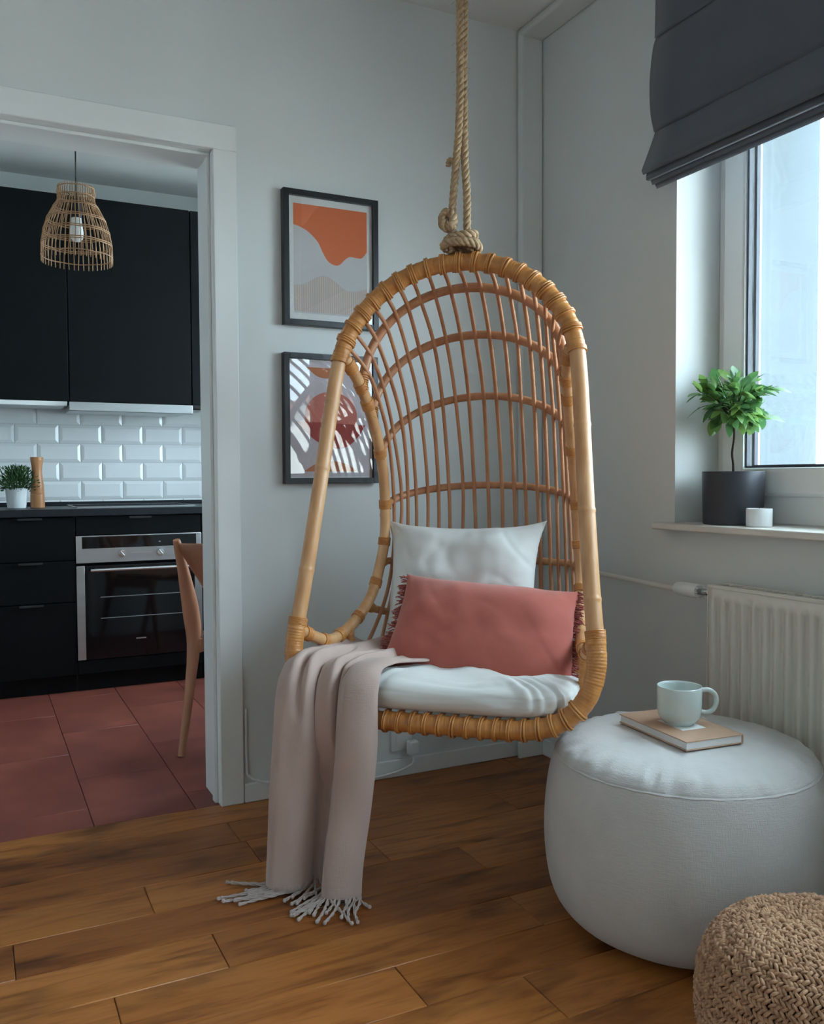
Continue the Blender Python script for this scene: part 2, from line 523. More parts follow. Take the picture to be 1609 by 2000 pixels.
# --- door casing and lining (no door leaf in view)
cas = struct(thing('trim_1', 'white door casing around the kitchen doorway', 'door frame'))
del cas['category'], cas['label']
prof = 0.014
boxes('casing_post', [((DX1, -prof, 0), (DX1 + 0.073, 0.0, DZ))], MT['trim'], cas, bevel=0.003)
boxes('casing_post', [((DX0 - 0.073, -prof, 0), (DX0, 0.0, DZ))], MT['trim'], cas, bevel=0.003)
boxes('casing_head', [((DX0 - 0.073, -prof, DZ), (DX1 + 0.073, 0.0, DZ + 0.077))], MT['trim'], cas, bevel=0.003)
boxes('lining_post', [((DX1, 0.0, 0), (DX1 + 0.019, 0.195, DZ))], MT['trim'], cas, bevel=0.001)
boxes('lining_post', [((DX0 - 0.019, 0.0, 0), (DX0, 0.195, DZ))], MT['trim'], cas, bevel=0.001)
boxes('lining_head', [((DX0, 0.0, DZ), (DX1, 0.195, DZ + 0.019))], MT['trim'], cas, bevel=0.001)
boxes('stop_bead', [((DX1 - 0.010, 0.028, 0), (DX1, 0.062, DZ - 0.010))], MT['trim'], cas, bevel=0.002)
boxes('stop_bead', [((DX0, 0.028, DZ - 0.010), (DX1, 0.062, DZ))], MT['trim'], cas, bevel=0.002)

# --- skirting
struct(boxes('baseboard_back', [((DX1 + 0.075, -0.013, 0), (-0.10, 0, 0.060)), ((-0.115, -0.043, 0), (0.0, -0.03, 0.060)), ((XL, -0.013, 0), (DX0 - 0.075, 0, 0.060))], MT['trim'], bevel=0.003))
struct(boxes('baseboard_right', [((-0.013, YB, 0), (0, -0.043, 0.060))], MT['trim'], bevel=0.003))

# --- windows
def window(name, w, nsash, sill=False):
    y0, y1, z0, z1 = w
    o = struct(thing(name, 'x', 'x')); del o['label'], o['category']
    fx0, fx1, fw = 0.172, 0.245, 0.045
    boxes('window_frame', [((fx0, y0, z0), (fx1, y0 + fw, z1)), ((fx0, y1 - fw, z0), (fx1, y1, z1)), ((fx0, y0 + fw, z1 - fw), (fx1, y1 - fw, z1)), ((fx0, y0 + fw, z0), (fx1, y1 - fw, z0 + 0.09))], MT['pvc'], o, bevel=0.004)
    ys = [lerp(y0 + 0.03, y1 - 0.03, i / nsash) for i in range(nsash + 1)]
    for i in range(nsash):
        a, b = ys[i] + (0.003 if i else 0), ys[i + 1] - (0.003 if i < nsash - 1 else 0)
        c, d = z0 + 0.084, z1 - 0.03
        q = 0.078
        s = boxes('sash', [((0.157, a, c), (0.232, a + q, d)), ((0.157, b - q, c), (0.232, b, d)), ((0.157, a + q, d - q), (0.232, b - q, d)), ((0.157, a + q, c), (0.232, b - q, c + q))], MT['pvc'], o, bevel=0.006)
        # gasket and pane
        g = 0.006
        boxes('gasket', [((0.172, a + q, c + q), (0.186, a + q + g, d - q)), ((0.172, b - q - g, c + q), (0.186, b - q, d - q)), ((0.172, a + q, c + q), (0.186, b - q, c + q + g)), ((0.172, a + q, d - q - g), (0.186, b - q, d - q))], MT['gasket'], s)
        boxes('spacer', [((0.200, a + q, c + q), (0.214, a + q + 0.009, d - q)), ((0.200, b - q - 0.009, c + q), (0.214, b - q, d - q)), ((0.200, a + q, c + q), (0.214, b - q, c + q + 0.009))], MT['gasket'], s)
        boxes('pane', [((0.196, a + q - 0.004, c + q - 0.004), (0.199, b - q + 0.004, d - q + 0.004))], MT['wglass'], s)
        boxes('pane', [((0.215, a + q - 0.004, c + q - 0.004), (0.218, b - q + 0.004, d - q + 0.004))], MT['wglass'], s)
    return o
win1 = window('window_1', W1, 4)
boxes('hinge_cover', [((0.166, -0.7395, 1.640), (0.1745, -0.7345, 1.672))], MT['grey'], win1, bevel=0.001)
window('window_2', W3, 1)
boxes('window_sill', [((-0.05, W1[0] - 0.047, 0.871), (0.173, W1[1] + 0.047, 0.891))], MT['sill'], win1, bevel=0.004)

# --- outdoors: the street below and one gabled house that shows in the picture glass
struct(boxes('ground', [((-60, -80, -9.2), (80, 60, -9))], MT['ground']))
hs = thing('gabled_house', 'white gabled house across the street, mirrored in the lower picture glass', 'house', (9.5, -27, -9), math.radians(20))
def house():
    hw, hd, hh, hr = 4.2, 4.0, 10.2, 12.8
    b = MB().prism([(-hw, 0), (hw, 0), (hw, hh), (0, hr), (-hw, hh)], 'y', -hd, hd)
    b.build('house_wall', MT['house'], hs)
    r = MB()
    for s in (-1, 1):
        r.prism([(s * (hw + 0.4), hh - 0.25), (0, hr), (0, hr + 0.25), (s * (hw + 0.5), hh)], 'y', -hd - 0.4, hd + 0.35)
    r.build('roof', MT['roof'], hs)
    w0 = None
    for fl in (1.2, 4.2, 7.2):
        for x in (-2.6, -0.9, 0.9, 2.6):
            if w0 is None:
                w0 = MB().box((-0.5, 0, 0), (0.5, 0.08, 1.4)).build('house_window', MT['hglass'], hs); w0.location = (x, hd, fl)
            else:
                clone(w0, hs, loc=(x, hd, fl))
house()

# ================================================================== KITCHEN
# backsplash: bevelled white tiles set on the wall
tw, thh, joint = 0.218, 0.101, 0.003
def bevel_tile(w):
    h = thh - joint; b = 0.016; d = 0.010; e = 0.004
    w2, h2 = w / 2, h / 2
    o = [(-w2, -h2), (w2, -h2), (w2, h2), (-w2, h2)]
    i = [(-w2 + b, -h2 + b), (w2 - b, -h2 + b), (w2 - b, h2 - b), (-w2 + b, h2 - b)]
    vs = [(x, 0, z) for x, z in o] + [(x, -e, z) for x, z in o] + [(x, -d, z) for x, z in i]
    fs = [(3, 2, 1, 0)] + [(k, (k + 1) % 4, 4 + (k + 1) % 4, 4 + k) for k in range(4)] + [(4 + k, 4 + (k + 1) % 4, 8 + (k + 1) % 4, 8 + k) for k in range(4)] + [(8, 9, 10, 11)]
    return MB().add(vs, fs)
sp = boxes('splash_bed', [((-2.6, 2.372, 0.886), (-0.3, 2.3805, 1.46))], MT['wgrout'], kwall)
t0 = None
for row in range(6):
    z = 0.919 - 0.0505 + thh * (row)
    for i in range(10):
        x = -1.355 + 0.109 + tw * (i - 5) + (0.0 if row % 2 == 1 else 0.109)
        # joints at x = -1.355 + n*tw in odd rows, shifted by half a tile in the others
        if t0 is None:
            t0 = bevel_tile(tw - joint).build('wall_tile', MT['wtile'], kwall, angle=math.radians(5)); t0.location = (x, 2.372, z)
        else:
            clone(t0, kwall, loc=(x, 2.372, z))

# base units
def edge_pull(x, y, z, parent, w=0.105):
    b = MB().prism([(y + 0.004, z), (y - 0.016, z), (y - 0.016, z - 0.010), (y - 0.014, z - 0.010), (y - 0.014, z - 0.002), (y + 0.004, z - 0.002)], 'x', x - w / 2, x + w / 2)
    return b.build('handle', MT['cord'], parent)
YF = 1.77
def drawer_unit(x0, x1, label, fronts, handle=True):
    o = thing('drawer_cabinet', label, 'cabinet', ((x0 + x1) / 2, 2.07, 0))
    cx = (x0 + x1) / 2; cy = 2.07
    def B(name, a, b, m, par, bev=0.0015):
        return boxes(name, [((a[0] - cx, a[1] - cy, a[2]), (b[0] - cx, b[1] - cy, b[2]))], m, par, bevel=bev)
    B('body', (x0 + 0.001, YF + 0.022, 0.085), (x1 - 0.001, 2.36, 0.852), MT['black'], o, 0)
    B('plinth', (x0 + 0.001, YF + 0.04, 0.0), (x1 - 0.001, YF + 0.056, 0.084), MT['black'], o, 0)
    for z0, z1 in fronts:
        f = B('drawer', (x0 + 0.002, YF, z0 + 0.002), (x1 - 0.002, YF + 0.02, z1 - 0.002), MT['black'], o)
        if handle:
            edge_pull(0, YF - cy, z1 - 0.002, f)
    return o
drawer_unit(-1.848, -1.448, 'matt black drawer unit beside the oven, under the potted herb', [(0.085, 0.44), (0.44, 0.64), (0.64, 0.850)])
drawer_unit(-2.45, -1.849, 'wide matt black drawer unit behind the doorway edge, away from the oven', [(0.085, 0.44), (0.44, 0.64), (0.64, 0.850)])
drawer_unit(-0.846, -0.30, 'matt black base unit past the oven, hidden behind the wooden chair', [(0.085, 0.64), (0.64, 0.850)])
# worktop
tag(boxes('worktop', [((-2.47, YF - 0.02, 0.853), (-0.29, 2.372, 0.888))], MT['worktop'], bevel=0.002), 'dark stone-look worktop running over the black base units', 'worktop')
MB().box((-2.47, 2.352, 0.8885), (-0.29, 2.3655, 0.909)).build('upstand', MT['worktop'], bpy.data.objects['worktop'], bevel=0.002)
# hob
hob = thing('hob', 'black glass hob set into the worktop above the oven', 'hob', (-1.145, 2.09, 0.888))
boxes('glass', [((-0.285, -0.23, 0.001), (0.285, 0.23, 0.006))], MT['bglass'], hob, bevel=0.001)
boxes('steel_edge', [((-0.29, -0.236, 0), (0.29, -0.230, 0.0065)), ((-0.29, 0.230, 0), (0.29, 0.236, 0.0065)), ((-0.292, -0.236, 0), (-0.285, 0.236, 0.0065)), ((0.285, -0.236, 0), (0.292, 0.236, 0.0065))], MT['steel'], hob)

# oven with the drawer above it
ov = thing('oven', 'built-in oven with black glass door and steel control strip', 'oven', (-1.147, 2.05, 0))
def OB(name, a, b, m, par=ov, bev=0.0015):
    return boxes(name, [((a[0] + 1.147, a[1] - 2.05, a[2]), (b[0] + 1.147, b[1] - 2.05, b[2]))], m, par, bevel=bev)
OB('housing', (-1.446, YF + 0.03, 0.085), (-0.848, 2.34, 0.752), MT['black'], bev=0)
OB('plinth', (-1.446, YF + 0.04, 0.0), (-0.848, YF + 0.056, 0.084), MT['black'], bev=0)
OB('lower_panel', (-1.446, YF, 0.087), (-0.848, YF + 0.02, 0.152), MT['black'])
cp = OB('control_panel', (-1.447, YF - 0.004, 0.625), (-0.847, YF + 0.03, 0.757), MT['steel'])
OB('display', (-1.420, YF - 0.0065, 0.695), (-0.874, YF - 0.003, 0.752), MT['bglass'], cp, 0.001)
OB('display_marks', (-1.060, YF - 0.0072, 0.716), (-1.050, YF - 0.0062, 0.722), MT['grey'], cp, 0)
OB('dial_line', (-1.195, YF - 0.0055, 0.6668), (-1.095, YF - 0.0035, 0.6688), MT['chrome'], cp, 0)
for kx in (-1.238, -1.054):
    kn = MB().lathe([(0.0, 0.0), (0.019, 0.0), (0.019, 0.012), (0.016, 0.024), (0.0, 0.025)], 24)
    k = kn.build('knob', MT['chrome'], cp, smooth=True, angle=math.radians(35))
    k.location = (kx + 1.147, YF - 2.05 - 0.004, 0.668); k.rotation_euler = (PI / 2, 0, 0)
    kr = MB().box((-0.0025, -0.016, 0.0245), (0.0025, 0.016, 0.0275)).build('pointer', MT['steel'], k, bevel=0.001)
    kr.rotation_euler = (0, 0, 0.7)
dr = OB('door', (-1.445, YF - 0.006, 0.155), (-0.849, YF + 0.022, 0.612), MT['bglass'], bev=0.002)
OB('door_edge', (-1.447, YF - 0.0075, 0.157), (-1.410, YF + 0.0, 0.612), MT['steel'], dr, 0.001)
OB('door_edge', (-0.884, YF - 0.0075, 0.157), (-0.847, YF + 0.0, 0.612), MT['steel'], dr, 0.001)
OB('viewing_glass', (-1.345, YF - 0.0068, 0.30), (-0.925, YF - 0.0055, 0.54), MT['bglass'], dr, 0)
for z in (0.455, 0.352):
    OB('rack', (-1.34, YF - 0.0082, z), (-0.94, YF - 0.0066, z + 0.004), MT['grey'], dr, 0)
OB('badge', (-1.176, YF - 0.0082, 0.240), (-1.128, YF - 0.0058, 0.2465), MT['steel'], dr, 0)
hb = MB().tube([(-0.24, YF - 2.05 - 0.045, 0.592), (0.24, YF - 2.05 - 0.045, 0.592)], 0.0085, 12).build('handle', MT['chrome'], dr, smooth=True, angle=0.6)
for x in (-0.21, 0.21):
    MB().tube([(x, YF - 2.05 - 0.045, 0.592), (x, YF - 2.05, 0.592)], 0.006, 10).build('handle_post', MT['steel'], dr, smooth=True)
od = OB('drawer_front', (-1.445, YF, 0.760), (-0.849, YF + 0.02, 0.850), MT['black'])
edge_pull(0, YF - 2.05, 0.848, od)

# wall units
def wall_unit(x0, x1, label):
    o = thing('wall_cabinet', label, 'cabinet', ((x0 + x1) / 2, 2.19, 1.42))
    cx = (x0 + x1) / 2
    boxes('body', [((x0 + 0.001 - cx, 2.022 - 2.19, 0.002), (x1 - 0.001 - cx, 2.371 - 2.19, 1.02))], MT['black'], o)
    boxes('door', [((x0 + 0.0025 - cx, 2.0 - 2.19, 0), (x1 - 0.0025 - cx, 2.02 - 2.19, 1.02))], MT['black'], o, bevel=0.0015)
    return o
wall_unit(-1.441, -0.832, 'tall matt black wall cabinet above the slim cooker hood')
wall_unit(-2.04, -1.442, 'tall matt black wall cabinet behind the wicker pendant lamp')
wall_unit(-0.831, -0.30, 'matt black wall cabinet of which a sliver shows beside the door casing')
hd = thing('cooker_hood', 'slim steel pull-out cooker hood under the black wall cabinet', 'cooker hood', (-1.1365, 2.15, 1.37))
boxes('front_strip', [((-0.309, 1.962 - 2.15, 0.0), (0.300, 1.985 - 2.15, 0.046))], MT['steel'], hd, bevel=0.003)
boxes('pull_out_tray', [((-0.30, 1.985 - 2.15, 0.006), (0.29, 2.32 - 2.15, 0.038))], MT['steel'], hd, bevel=0.002)
lb = thing('cabinet_light_strip', 'pale metal light strip under the wall cabinet above the herb', 'light strip', (-1.74, 2.16, 1.40))
boxes('housing', [((-0.29, -0.15, 0.0), (0.285, 0.13, 0.019))], MT['steel'], lb, bevel=0.002)
boxes('edge_profile', [((-0.295, -0.156, -0.004), (0.288, -0.150, 0.0185))], MT['trim'], lb, bevel=0.001)

# herb pot and pepper mill
hp = thing('herb_pot', 'small bushy green herb in a white pot on the worktop', 'potted plant', (-1.688, 2.10, 0.888))
MB().lathe([(0.0, 0.0), (0.043, 0.0), (0.046, 0.02), (0.053, 0.092), (0.0545, 0.098), (0.050, 0.098), (0.048, 0.08), (0.0, 0.078)], 32).build('pot', MT['herbpot'], hp, smooth=True, angle=0.7)
fb = MB()
r2 = random.Random(3)
for i in range(1500):
    a = r2.uniform(0, 2 * PI); el = r2.uniform(-0.15, 1.45)
    d = Vector((math.cos(a) * math.cos(el), math.sin(a) * math.cos(el), math.sin(el)))
    R = r2.uniform(0.03, 0.100) * (0.85 + 0.25 * math.cos(el))
    p = Vector((0, 0, 0.100)) + Vector((d.x, d.y, d.z * 1.15)) * R
    t = (d + Vector((r2.uniform(-.7, .7), r2.uniform(-.7, .7), r2.uniform(-.1, .9)))).normalized()
    s = t.cross(Vector((r2.uniform(-1, 1), r2.uniform(-1, 1), r2.uniform(-1, 1)))).normalized() * r2.uniform(0.0022, 0.0042)
    L = r2.uniform(0.014, 0.028)
    fb.add([p, p + t * L * 0.5 + s, p + t * L, p + t * L * 0.5 - s], [(0, 1, 2, 3)])
for i in range(40):
    a = r2.uniform(0, 2 * PI); q = r2.uniform(0.02, 0.075)
    fb.tube([(0.02 * math.cos(a), 0.02 * math.sin(a), 0.078), (q * math.cos(a), q * math.sin(a), 0.10 + r2.uniform(0.02, 0.10))], 0.0013, 4)
f_o = fb.build('foliage', MT['herb'], hp, recalc=False); f_o['kind'] = 'stuff'
pm = thing('pepper_mill', 'tall waisted wooden pepper mill standing beside the herb', 'pepper mill', (-1.592, 2.10, 0.888))
MB().lathe([(0.0, 0.0), (0.034, 0.0), (0.0345, 0.004), (0.0335, 0.062), (0.033, 0.068)], 28).build('base', MT['mill'], pm, smooth=True, angle=0.6)
MB().lathe([(0.0325, 0.069), (0.033, 0.071), (0.031, 0.11), (0.026, 0.155), (0.0235, 0.178), (0.0255, 0.205), (0.030, 0.235), (0.0315, 0.250), (0.030, 0.254), (0.0, 0.255)], 28).build('body', MT['mill'], pm, smooth=True, angle=0.6)

# wicker pendant lamp
pl = thing('pendant_lamp', 'bell-shaped wicker pendant lamp hanging in the kitchen', 'lamp', (-1.500, 0.95, 1.88))
bell = [(0.066, 0.272), (0.070, 0.255), (0.066, 0.235), (0.072, 0.215), (0.088, 0.190), (0.106, 0.155), (0.119, 0.115), (0.127, 0.075), (0.130, 0.035), (0.130, 0.0)]
def bell_r(z):
    for (r0, z0), (r1, z1) in zip(bell[:-1], bell[1:]):
        if z1 <= z <= z0: return lerp(r1, r0, (z - z1) / (z0 - z1))
    return bell[0][0] if z > bell[0][1] else bell[-1][0]
for z in (0.272, 0.240, 0.205, 0.198, 0.155, 0.148, 0.108, 0.101, 0.062, 0.055, 0.012):
    rr = bell_r(z) + 0.001
    pth = [Vector((rr * math.cos(2 * PI * k / 48), rr * math.sin(2 * PI * k / 48), z + 0.0008 * math.sin(k * 0.9 + z * 90))) for k in range(48)]
    MB().tube(pth, 0.0021, 6, closed=True).build('hoop', MT['wicker'], pl, smooth=True, recalc=False)
wv = MB()
nrib = 44
for k in range(nrib):
    a = 2 * PI * k / nrib
    pth = []
    for i in range(24):
        z = lerp(0.280, -0.012, i / 23)
        aa = a + 0.012 * math.sin(z * 30 + k * 2.1)
        rr = bell_r(min(0.272, max(0, z)))
        pth.append((rr * math.cos(aa), rr * math.sin(aa), z))
    wv.tube(pth, 0.0019, 5)
w_o = wv.build('woven_ribs', MT['wicker'], pl, smooth=True, recalc=False); w_o['kind'] = 'stuff'
MB().lathe([(0.0, 0.180), (0.012, 0.178), (0.018, 0.170), (0.020, 0.145), (0.023, 0.125), (0.026, 0.105), (0.024, 0.085), (0.015, 0.072), (0.0, 0.068)], 24).build('bulb', MT['bulb'], pl, smooth=True)
MB().lathe([(0.0, 0.235), (0.012, 0.233), (0.02, 0.215), (0.02, 0.160), (0.0, 0.158)], 20).build('socket', MT['cord'], pl, smooth=True, angle=0.6)
MB().tube([(0, 0, 0.23), (0.0015, 0, 0.45), (0, 0, 0.75)], 0.0028, 8).build('cord', MT['cord'], pl, smooth=True)
for a in range(3):
    t = a * 2 * PI / 3
    MB().tube([(0.018 * math.cos(t), 0.018 * math.sin(t), 0.22), (0.07 * math.cos(t), 0.07 * math.sin(t), 0.236)], 0.0014, 6).build('spider', MT['cord'], pl)

# wooden dining chair behind the door casing
dc = thing('dining_chair', 'wooden dining chair with curved plywood backrest behind the door casing', 'chair', (-1.211, 0.555, 0), math.radians(47))
# local: x = sitting direction (back to front), y across; rear corner foot at the origin
def leg(pts, r, name='leg'):
    P = crom(pts, 8)
    return MB().tube(P, r, 12).build(name, MT['oak'], dc, smooth=True, angle=0.9)
def rear(y, s):
    leg([(0.0, y, 0.0), (0.055, y, 0.2), (0.098, y, 0.40), (0.084, y, 0.52), (0.042, y, 0.66), (0.002, y, 0.770), (-0.012, y, 0.806)], lambda t: 0.0140 + 0.017 * math.exp(-((t - 0.48) / 0.24) ** 2) - 0.02 * max(0, t - 0.93))
rear(0.0, 1); rear(-0.42, -1)
for y in (0.0, -0.42):
    leg([(0.44, y, 0.0), (0.415, y, 0.22), (0.39, y, 0.435)], lambda t: 0.012 + 0.008 * t)
MB().box((0.12, -0.40, 0.425), (0.46, -0.02, 0.455)).build('seat', MT['oak'], dc, bevel=0.014, seg=3)
boxes('side_rail', [((0.095, -0.030, 0.37), (0.40, -0.012, 0.425))], MT['oak'], dc, bevel=0.004)
boxes('side_rail', [((0.095, -0.408, 0.37), (0.40, -0.390, 0.425))], MT['oak'], dc, bevel=0.004)
def back(u, v):
    c = (2 * u - 1)
    yl = lerp(-0.085, -0.004, min(1, v * 1.1)); y = lerp(yl, -0.42 - yl, u)
    top = 0.792 + 0.006 * (1 - c * c); bot = 0.625 - 0.045 * (1 - c * c)
    z = lerp(bot, top, v)
    return (0.018 - 0.055 * (1 - c * c) - 0.05 * (v - 0.5), y, z)
bk = MB().grid(20, 8, back).build('backrest', MT['ply'], dc, smooth=True)
m = bk.modifiers.new('thick', 'SOLIDIFY'); m.thickness = 0.014; m.offset = 0
mb = bk.modifiers.new('edge', 'BEVEL'); mb.width = 0.005; mb.segments = 2; mb.limit_method = 'ANGLE'
# ================================================================== HANGING CHAIR
CO, CA = Vector((-0.899, -0.859, 0)), -0.762
chair = thing('hanging_chair', 'orange-brown rattan basket chair hanging from a rope', 'hanging chair', CO, CA)
RZ, LEAN = 0.435, 0.22
half = [(0.0, 0.435), (0.15, 0.435), (0.235, 0.440), (0.290, 0.455), (0.335, 0.485), (0.362, 0.52), (0.377, 0.56), (0.382, 0.61), (0.373, 0.70), (0.363, 0.80), (0.346, 1.0), (0.331, 1.2),
        (0.322, 1.30), (0.314, 1.355), (0.297, 1.41), (0.270, 1.458), (0.228, 1.507), (0.165, 1.554), (0.085, 1.586), (0.0, 1.596)]
def hoop3(a, z): return Vector((a, LEAN * (z - RZ), z))
loop = [hoop3(a, z) for a, z in half] + [hoop3(-a, z) for a, z in reversed(half[1:-1])]
hoop = crom(loop, 10, closed=True)
NH = len(hoop)
def hoop_at(a_sign, z):          # point of the hoop at height z on one side
    best = min((p for p in hoop if p.x * a_sign >= -1e-6), key=lambda p: abs(p.z - z))
    return best
def hoop_run(i0, i1): return [hoop[i % NH] for i in range(i0, i1 + 1)]
def idx(sign, z): 
    return min((i for i in range(NH) if hoop[i].x * sign >= -1e-6), key=lambda i: abs(hoop[i].z - z))
iRl, iRh, iLh, iLl = idx(1, 0.66), idx(1, 1.345), idx(-1, 1.345), idx(-1, 0.66)
# bare poles
def node_r(base, nodes, bumpy=0.0016):
    def f(t):
        r = base
        for n in nodes: r += bumpy * math.exp(-((t - n) / 0.006) ** 2)
        return r
    return f
MB().tube(resample(hoop_run(iRl - 2, iRh + 2), 0.004), node_r(0.0205, (0.14, 0.43, 0.72)), 20).build('front_pole', MT['rattan'], chair, smooth=True)
MB().tube(resample(hoop_run(iLh - 2, iLl + 2), 0.004), node_r(0.0195, (0.17, 0.42, 0.79)), 20).build('front_pole', MT['rattan'], chair, smooth=True)
# wrapped arch and wrapped seat rail: flat cane turns side by side
rw = random.Random(11)
def wrapped(path, r, name, turn=0.0075):
    P = resample(path, 0.0019)
    n = len(P)
    jit = [rw.uniform(-0.0006, 0.0006) for _ in range(n)]
    rad = []
    for i in range(n):
        ph = (i * 0.0019 / turn)
        k = ph - math.floor(ph)
        rad.append(r - 0.0012 * (abs(2 * k - 1) ** 6) + jit[int(ph) % n])
    return MB().tube(P, rad, 20).build(name, MT['cane'], chair, smooth=True)
arch = hoop_run(iRh, iLh)
rail = hoop_run(iLl, NH + iRl)
wrapped(arch, 0.0228, 'wrapped_arch')
wrapped(rail, 0.0235, 'wrapped_seat_rail')
# collars where the wrapping ends
def collar(pt_path, r, name='collar', turns=4, wire=0.0021, parent=None):
    """a short stack of cane turns round a piece of path"""
    P = resample(pt_path, 0.002)
    F = frames(P)
    n = len(P); pts = []
    steps = turns * 18
    for i in range(steps + 1):
        t = i / steps
        k = t * (n - 1); j = min(n - 2, int(k)); c = P[j].lerp(P[j + 1], k - j)
        a = 2 * PI * i / 18
        pts.append(c + F[j][1] * (r * math.cos(a)) + F[j][2] * (r * math.sin(a)))
    return MB().tube(pts, wire, 6).build(name, MT['cane'], parent or chair, smooth=True, recalc=False)
for i in (iRl, iRh, iLh, iLl):
    collar(hoop_run(i - 1, i + 1), 0.0232, 'collar', 6)

# basket side frames (mirror pair): leave the hoop at the shoulder, run back and down, curve forward as the arm
edge_pts = [(-0.300, 0.200, 1.352), (-0.285, 0.260, 1.295), (-0.280, 0.320, 1.236), (-0.279, 0.390, 1.153), (-0.281, 0.450, 1.050), (-0.285, 0.480, 0.950), (-0.289, 0.485, 0.849),
            (-0.297, 0.468, 0.773), (-0.304, 0.410, 0.688), (-0.314, 0.320, 0.633), (-0.328, 0.240, 0.602), (-0.341, 0.170, 0.592), (-0.355, 0.105, 0.612), (-0.372, 0.046, 0.640)]
edgeL = crom(edge_pts, 8)
def edge_near(z, path, back=True):
    c = [p for p in path if p.y > 0.28] if back else path
    return min(c, key=lambda p: abs(p.z - z))
for s in (1, -1):
    P = [Vector((p.x * s, p.y, p.z)) for p in edgeL]
    o = MB().tube(resample(P, 0.004), node_r(0.0158, (0.33, 0.45, 0.62, 0.78), 0.0012), 16).build('side_frame', MT['rattan'], chair, smooth=True)
    for frac, tn in ((0.035, 9), (0.10, 8), (0.155, 8), (0.27, 7), (0.385, 7), (0.475, 6), (0.595, 6), (0.695, 5), (0.79, 5), (0.88, 5), (0.965, 6)):
        k = int(frac * (len(P) - 1)); k = min(max(2, k), len(P) - 4)
        a = P[k]; d = (P[k + 1] - P[k - 1]).normalized()
        w = tn * 0.0019
        collar([a - d * w, a + d * w], 0.0172, 'collar', tn)
    # two short wrapped posts between arm and seat
    for (pa, pz, q) in (((-0.341, 0.165, 0.590), 0.45, 0.0), ((-0.318, 0.262, 0.608), 0.45, 0.0)):
        top = Vector((pa[0] * s, pa[1], pa[2])); bot = Vector((pa[0] * s * 0.98, pa[1] + 0.01, pz))
        MB().tube(resample([top, bot], 0.002), [0.0125 + 0.0011 * math.sin(i * 2.1) for i in range(len(resample([top, bot], 0.002)))], 14).build('arm_post', MT['cane'], chair, smooth=True)

# horizontal hoops of the back
RINGS = [(0.279, 0.270, 1.275, 0.345, 1.548, 0.0125), (0.279, 0.345, 1.200, 0.462, 1.438, 0.0120), (0.281, 0.420, 1.085, 0.562, 1.272, 0.0115), (0.286, 0.478, 0.940, 0.632, 1.006, 0.0110),
         (0.297, 0.470, 0.776, 0.645, 0.776, 0.0110), (0.308, 0.385, 0.655, 0.605, 0.590, 0.0110), (0.315, 0.24, 0.485, 0.48, 0.475, 0.0110)]
def ring_pt(k, t):
    w, be, ze, ba, za, r = RINGS[k]
    c, s = math.cos(t), math.sin(t)
    c2 = max(0.0, c) ** 0.85
    return Vector((w * s, lerp(be, ba, c2), lerp(ze, za, c2)))
for k in range(len(RINGS)):
    P = [ring_pt(k, lerp(-PI / 2, PI / 2, i / 60)) for i in range(61)]
    r = RINGS[k][5]
    MB().tube(resample(P, 0.008), lambda t, r=r, k=k: r * (1 + 0.03 * math.sin(40 * t + k)), 12).build('back_hoop', MT['rattan' if k > 3 else 'spindle'], chair, smooth=True)
    for s in (-1, 1):
        if k < 6:
            a, b = ring_pt(k, s * PI / 2), ring_pt(k, s * (PI / 2 - 0.10))
            collar([a, b], r + 0.0026, 'collar', 6, 0.0018)

# spindles: one continuous cane each, from the arch down the back and under the seat to the rail
arch_L = resample(arch, 0.002)
NS = 19
rs = random.Random(5)
for i in range(NS):
    u = lerp(-0.95, 0.95, i / (NS - 1))
    st = [arch_L[int(round((1 - (u * 0.915 + 1) / 2) * (len(arch_L) - 1)))] + Vector((0, 0.006, -0.012))]
    for k in range(6):
        t = u * math.radians((87, 85, 82, 80, 80, 80)[k])
        p = ring_pt(k, t)
        # spindles sit on the inner face of the hoops
        p = p + Vector((-0.010 * math.sin(t), -0.013 * math.cos(t), 0))
        st.append(p + Vector((rs.uniform(-.003, .003), rs.uniform(-.001, .001), 0)))
    e = abs(u) ** 3
    st.append(Vector((u * 0.315, lerp(0.45, 0.22, e), lerp(0.482, 0.505, e))))
    st.append(Vector((u * 0.325, lerp(0.22, 0.12, e), lerp(0.455, 0.485, e))))
    rp = Vector((u * 0.345, 0, RZ))
    zz = 0.435 if abs(rp.x) < 0.23 else lerp(0.437, 0.495, ((abs(rp.x) - 0.23) / 0.11) ** 1.5)
    st.append(Vector((rp.x, 0.012, zz - 0.006)))
    P = crom(st, 7)
    rr = rs.uniform(0.0052, 0.0062)
    MB().tube(P, lambda t, rr=rr: rr, 8).build('spindle', MT['spindle'], chair, smooth=True)

# cane bindings over the wrapping at every spindle end
def binding(center, tangent, r, n=2):
    t = tangent.normalized()
    side = t.cross(Vector((0, 1, 0))).normalized()
    up2 = side.cross(t).normalized()
    b = MB()
    for q in range(n):
        off = (q - (n - 1) / 2) * 0.0058
        tilt = rw.uniform(0.10, 0.28)
        pts = []
        for k in range(20):
            a = 2 * PI * k / 20
            pts.append(center + t * (off + tilt * r * math.sin(a + 0.6) * 0.6) + (side * math.cos(a) + up2 * math.sin(a)) * (r + 0.0016))
        b.tube(pts, 0.0030, 6, closed=True)
    return b.build('binding', MT['cane'], chair, smooth=True, recalc=False)
for i in range(NS):
    u = lerp(-0.95, 0.95, i / (NS - 1))
    j = int(round((1 - (u * 0.915 + 1) / 2) * (len(arch_L) - 1))); j = min(max(3, j), len(arch_L) - 4)
    binding(arch_L[j], arch_L[j + 3] - arch_L[j - 3], 0.0232, rw.choice((2, 3, 3)))
rail_L = resample(rail, 0.002)
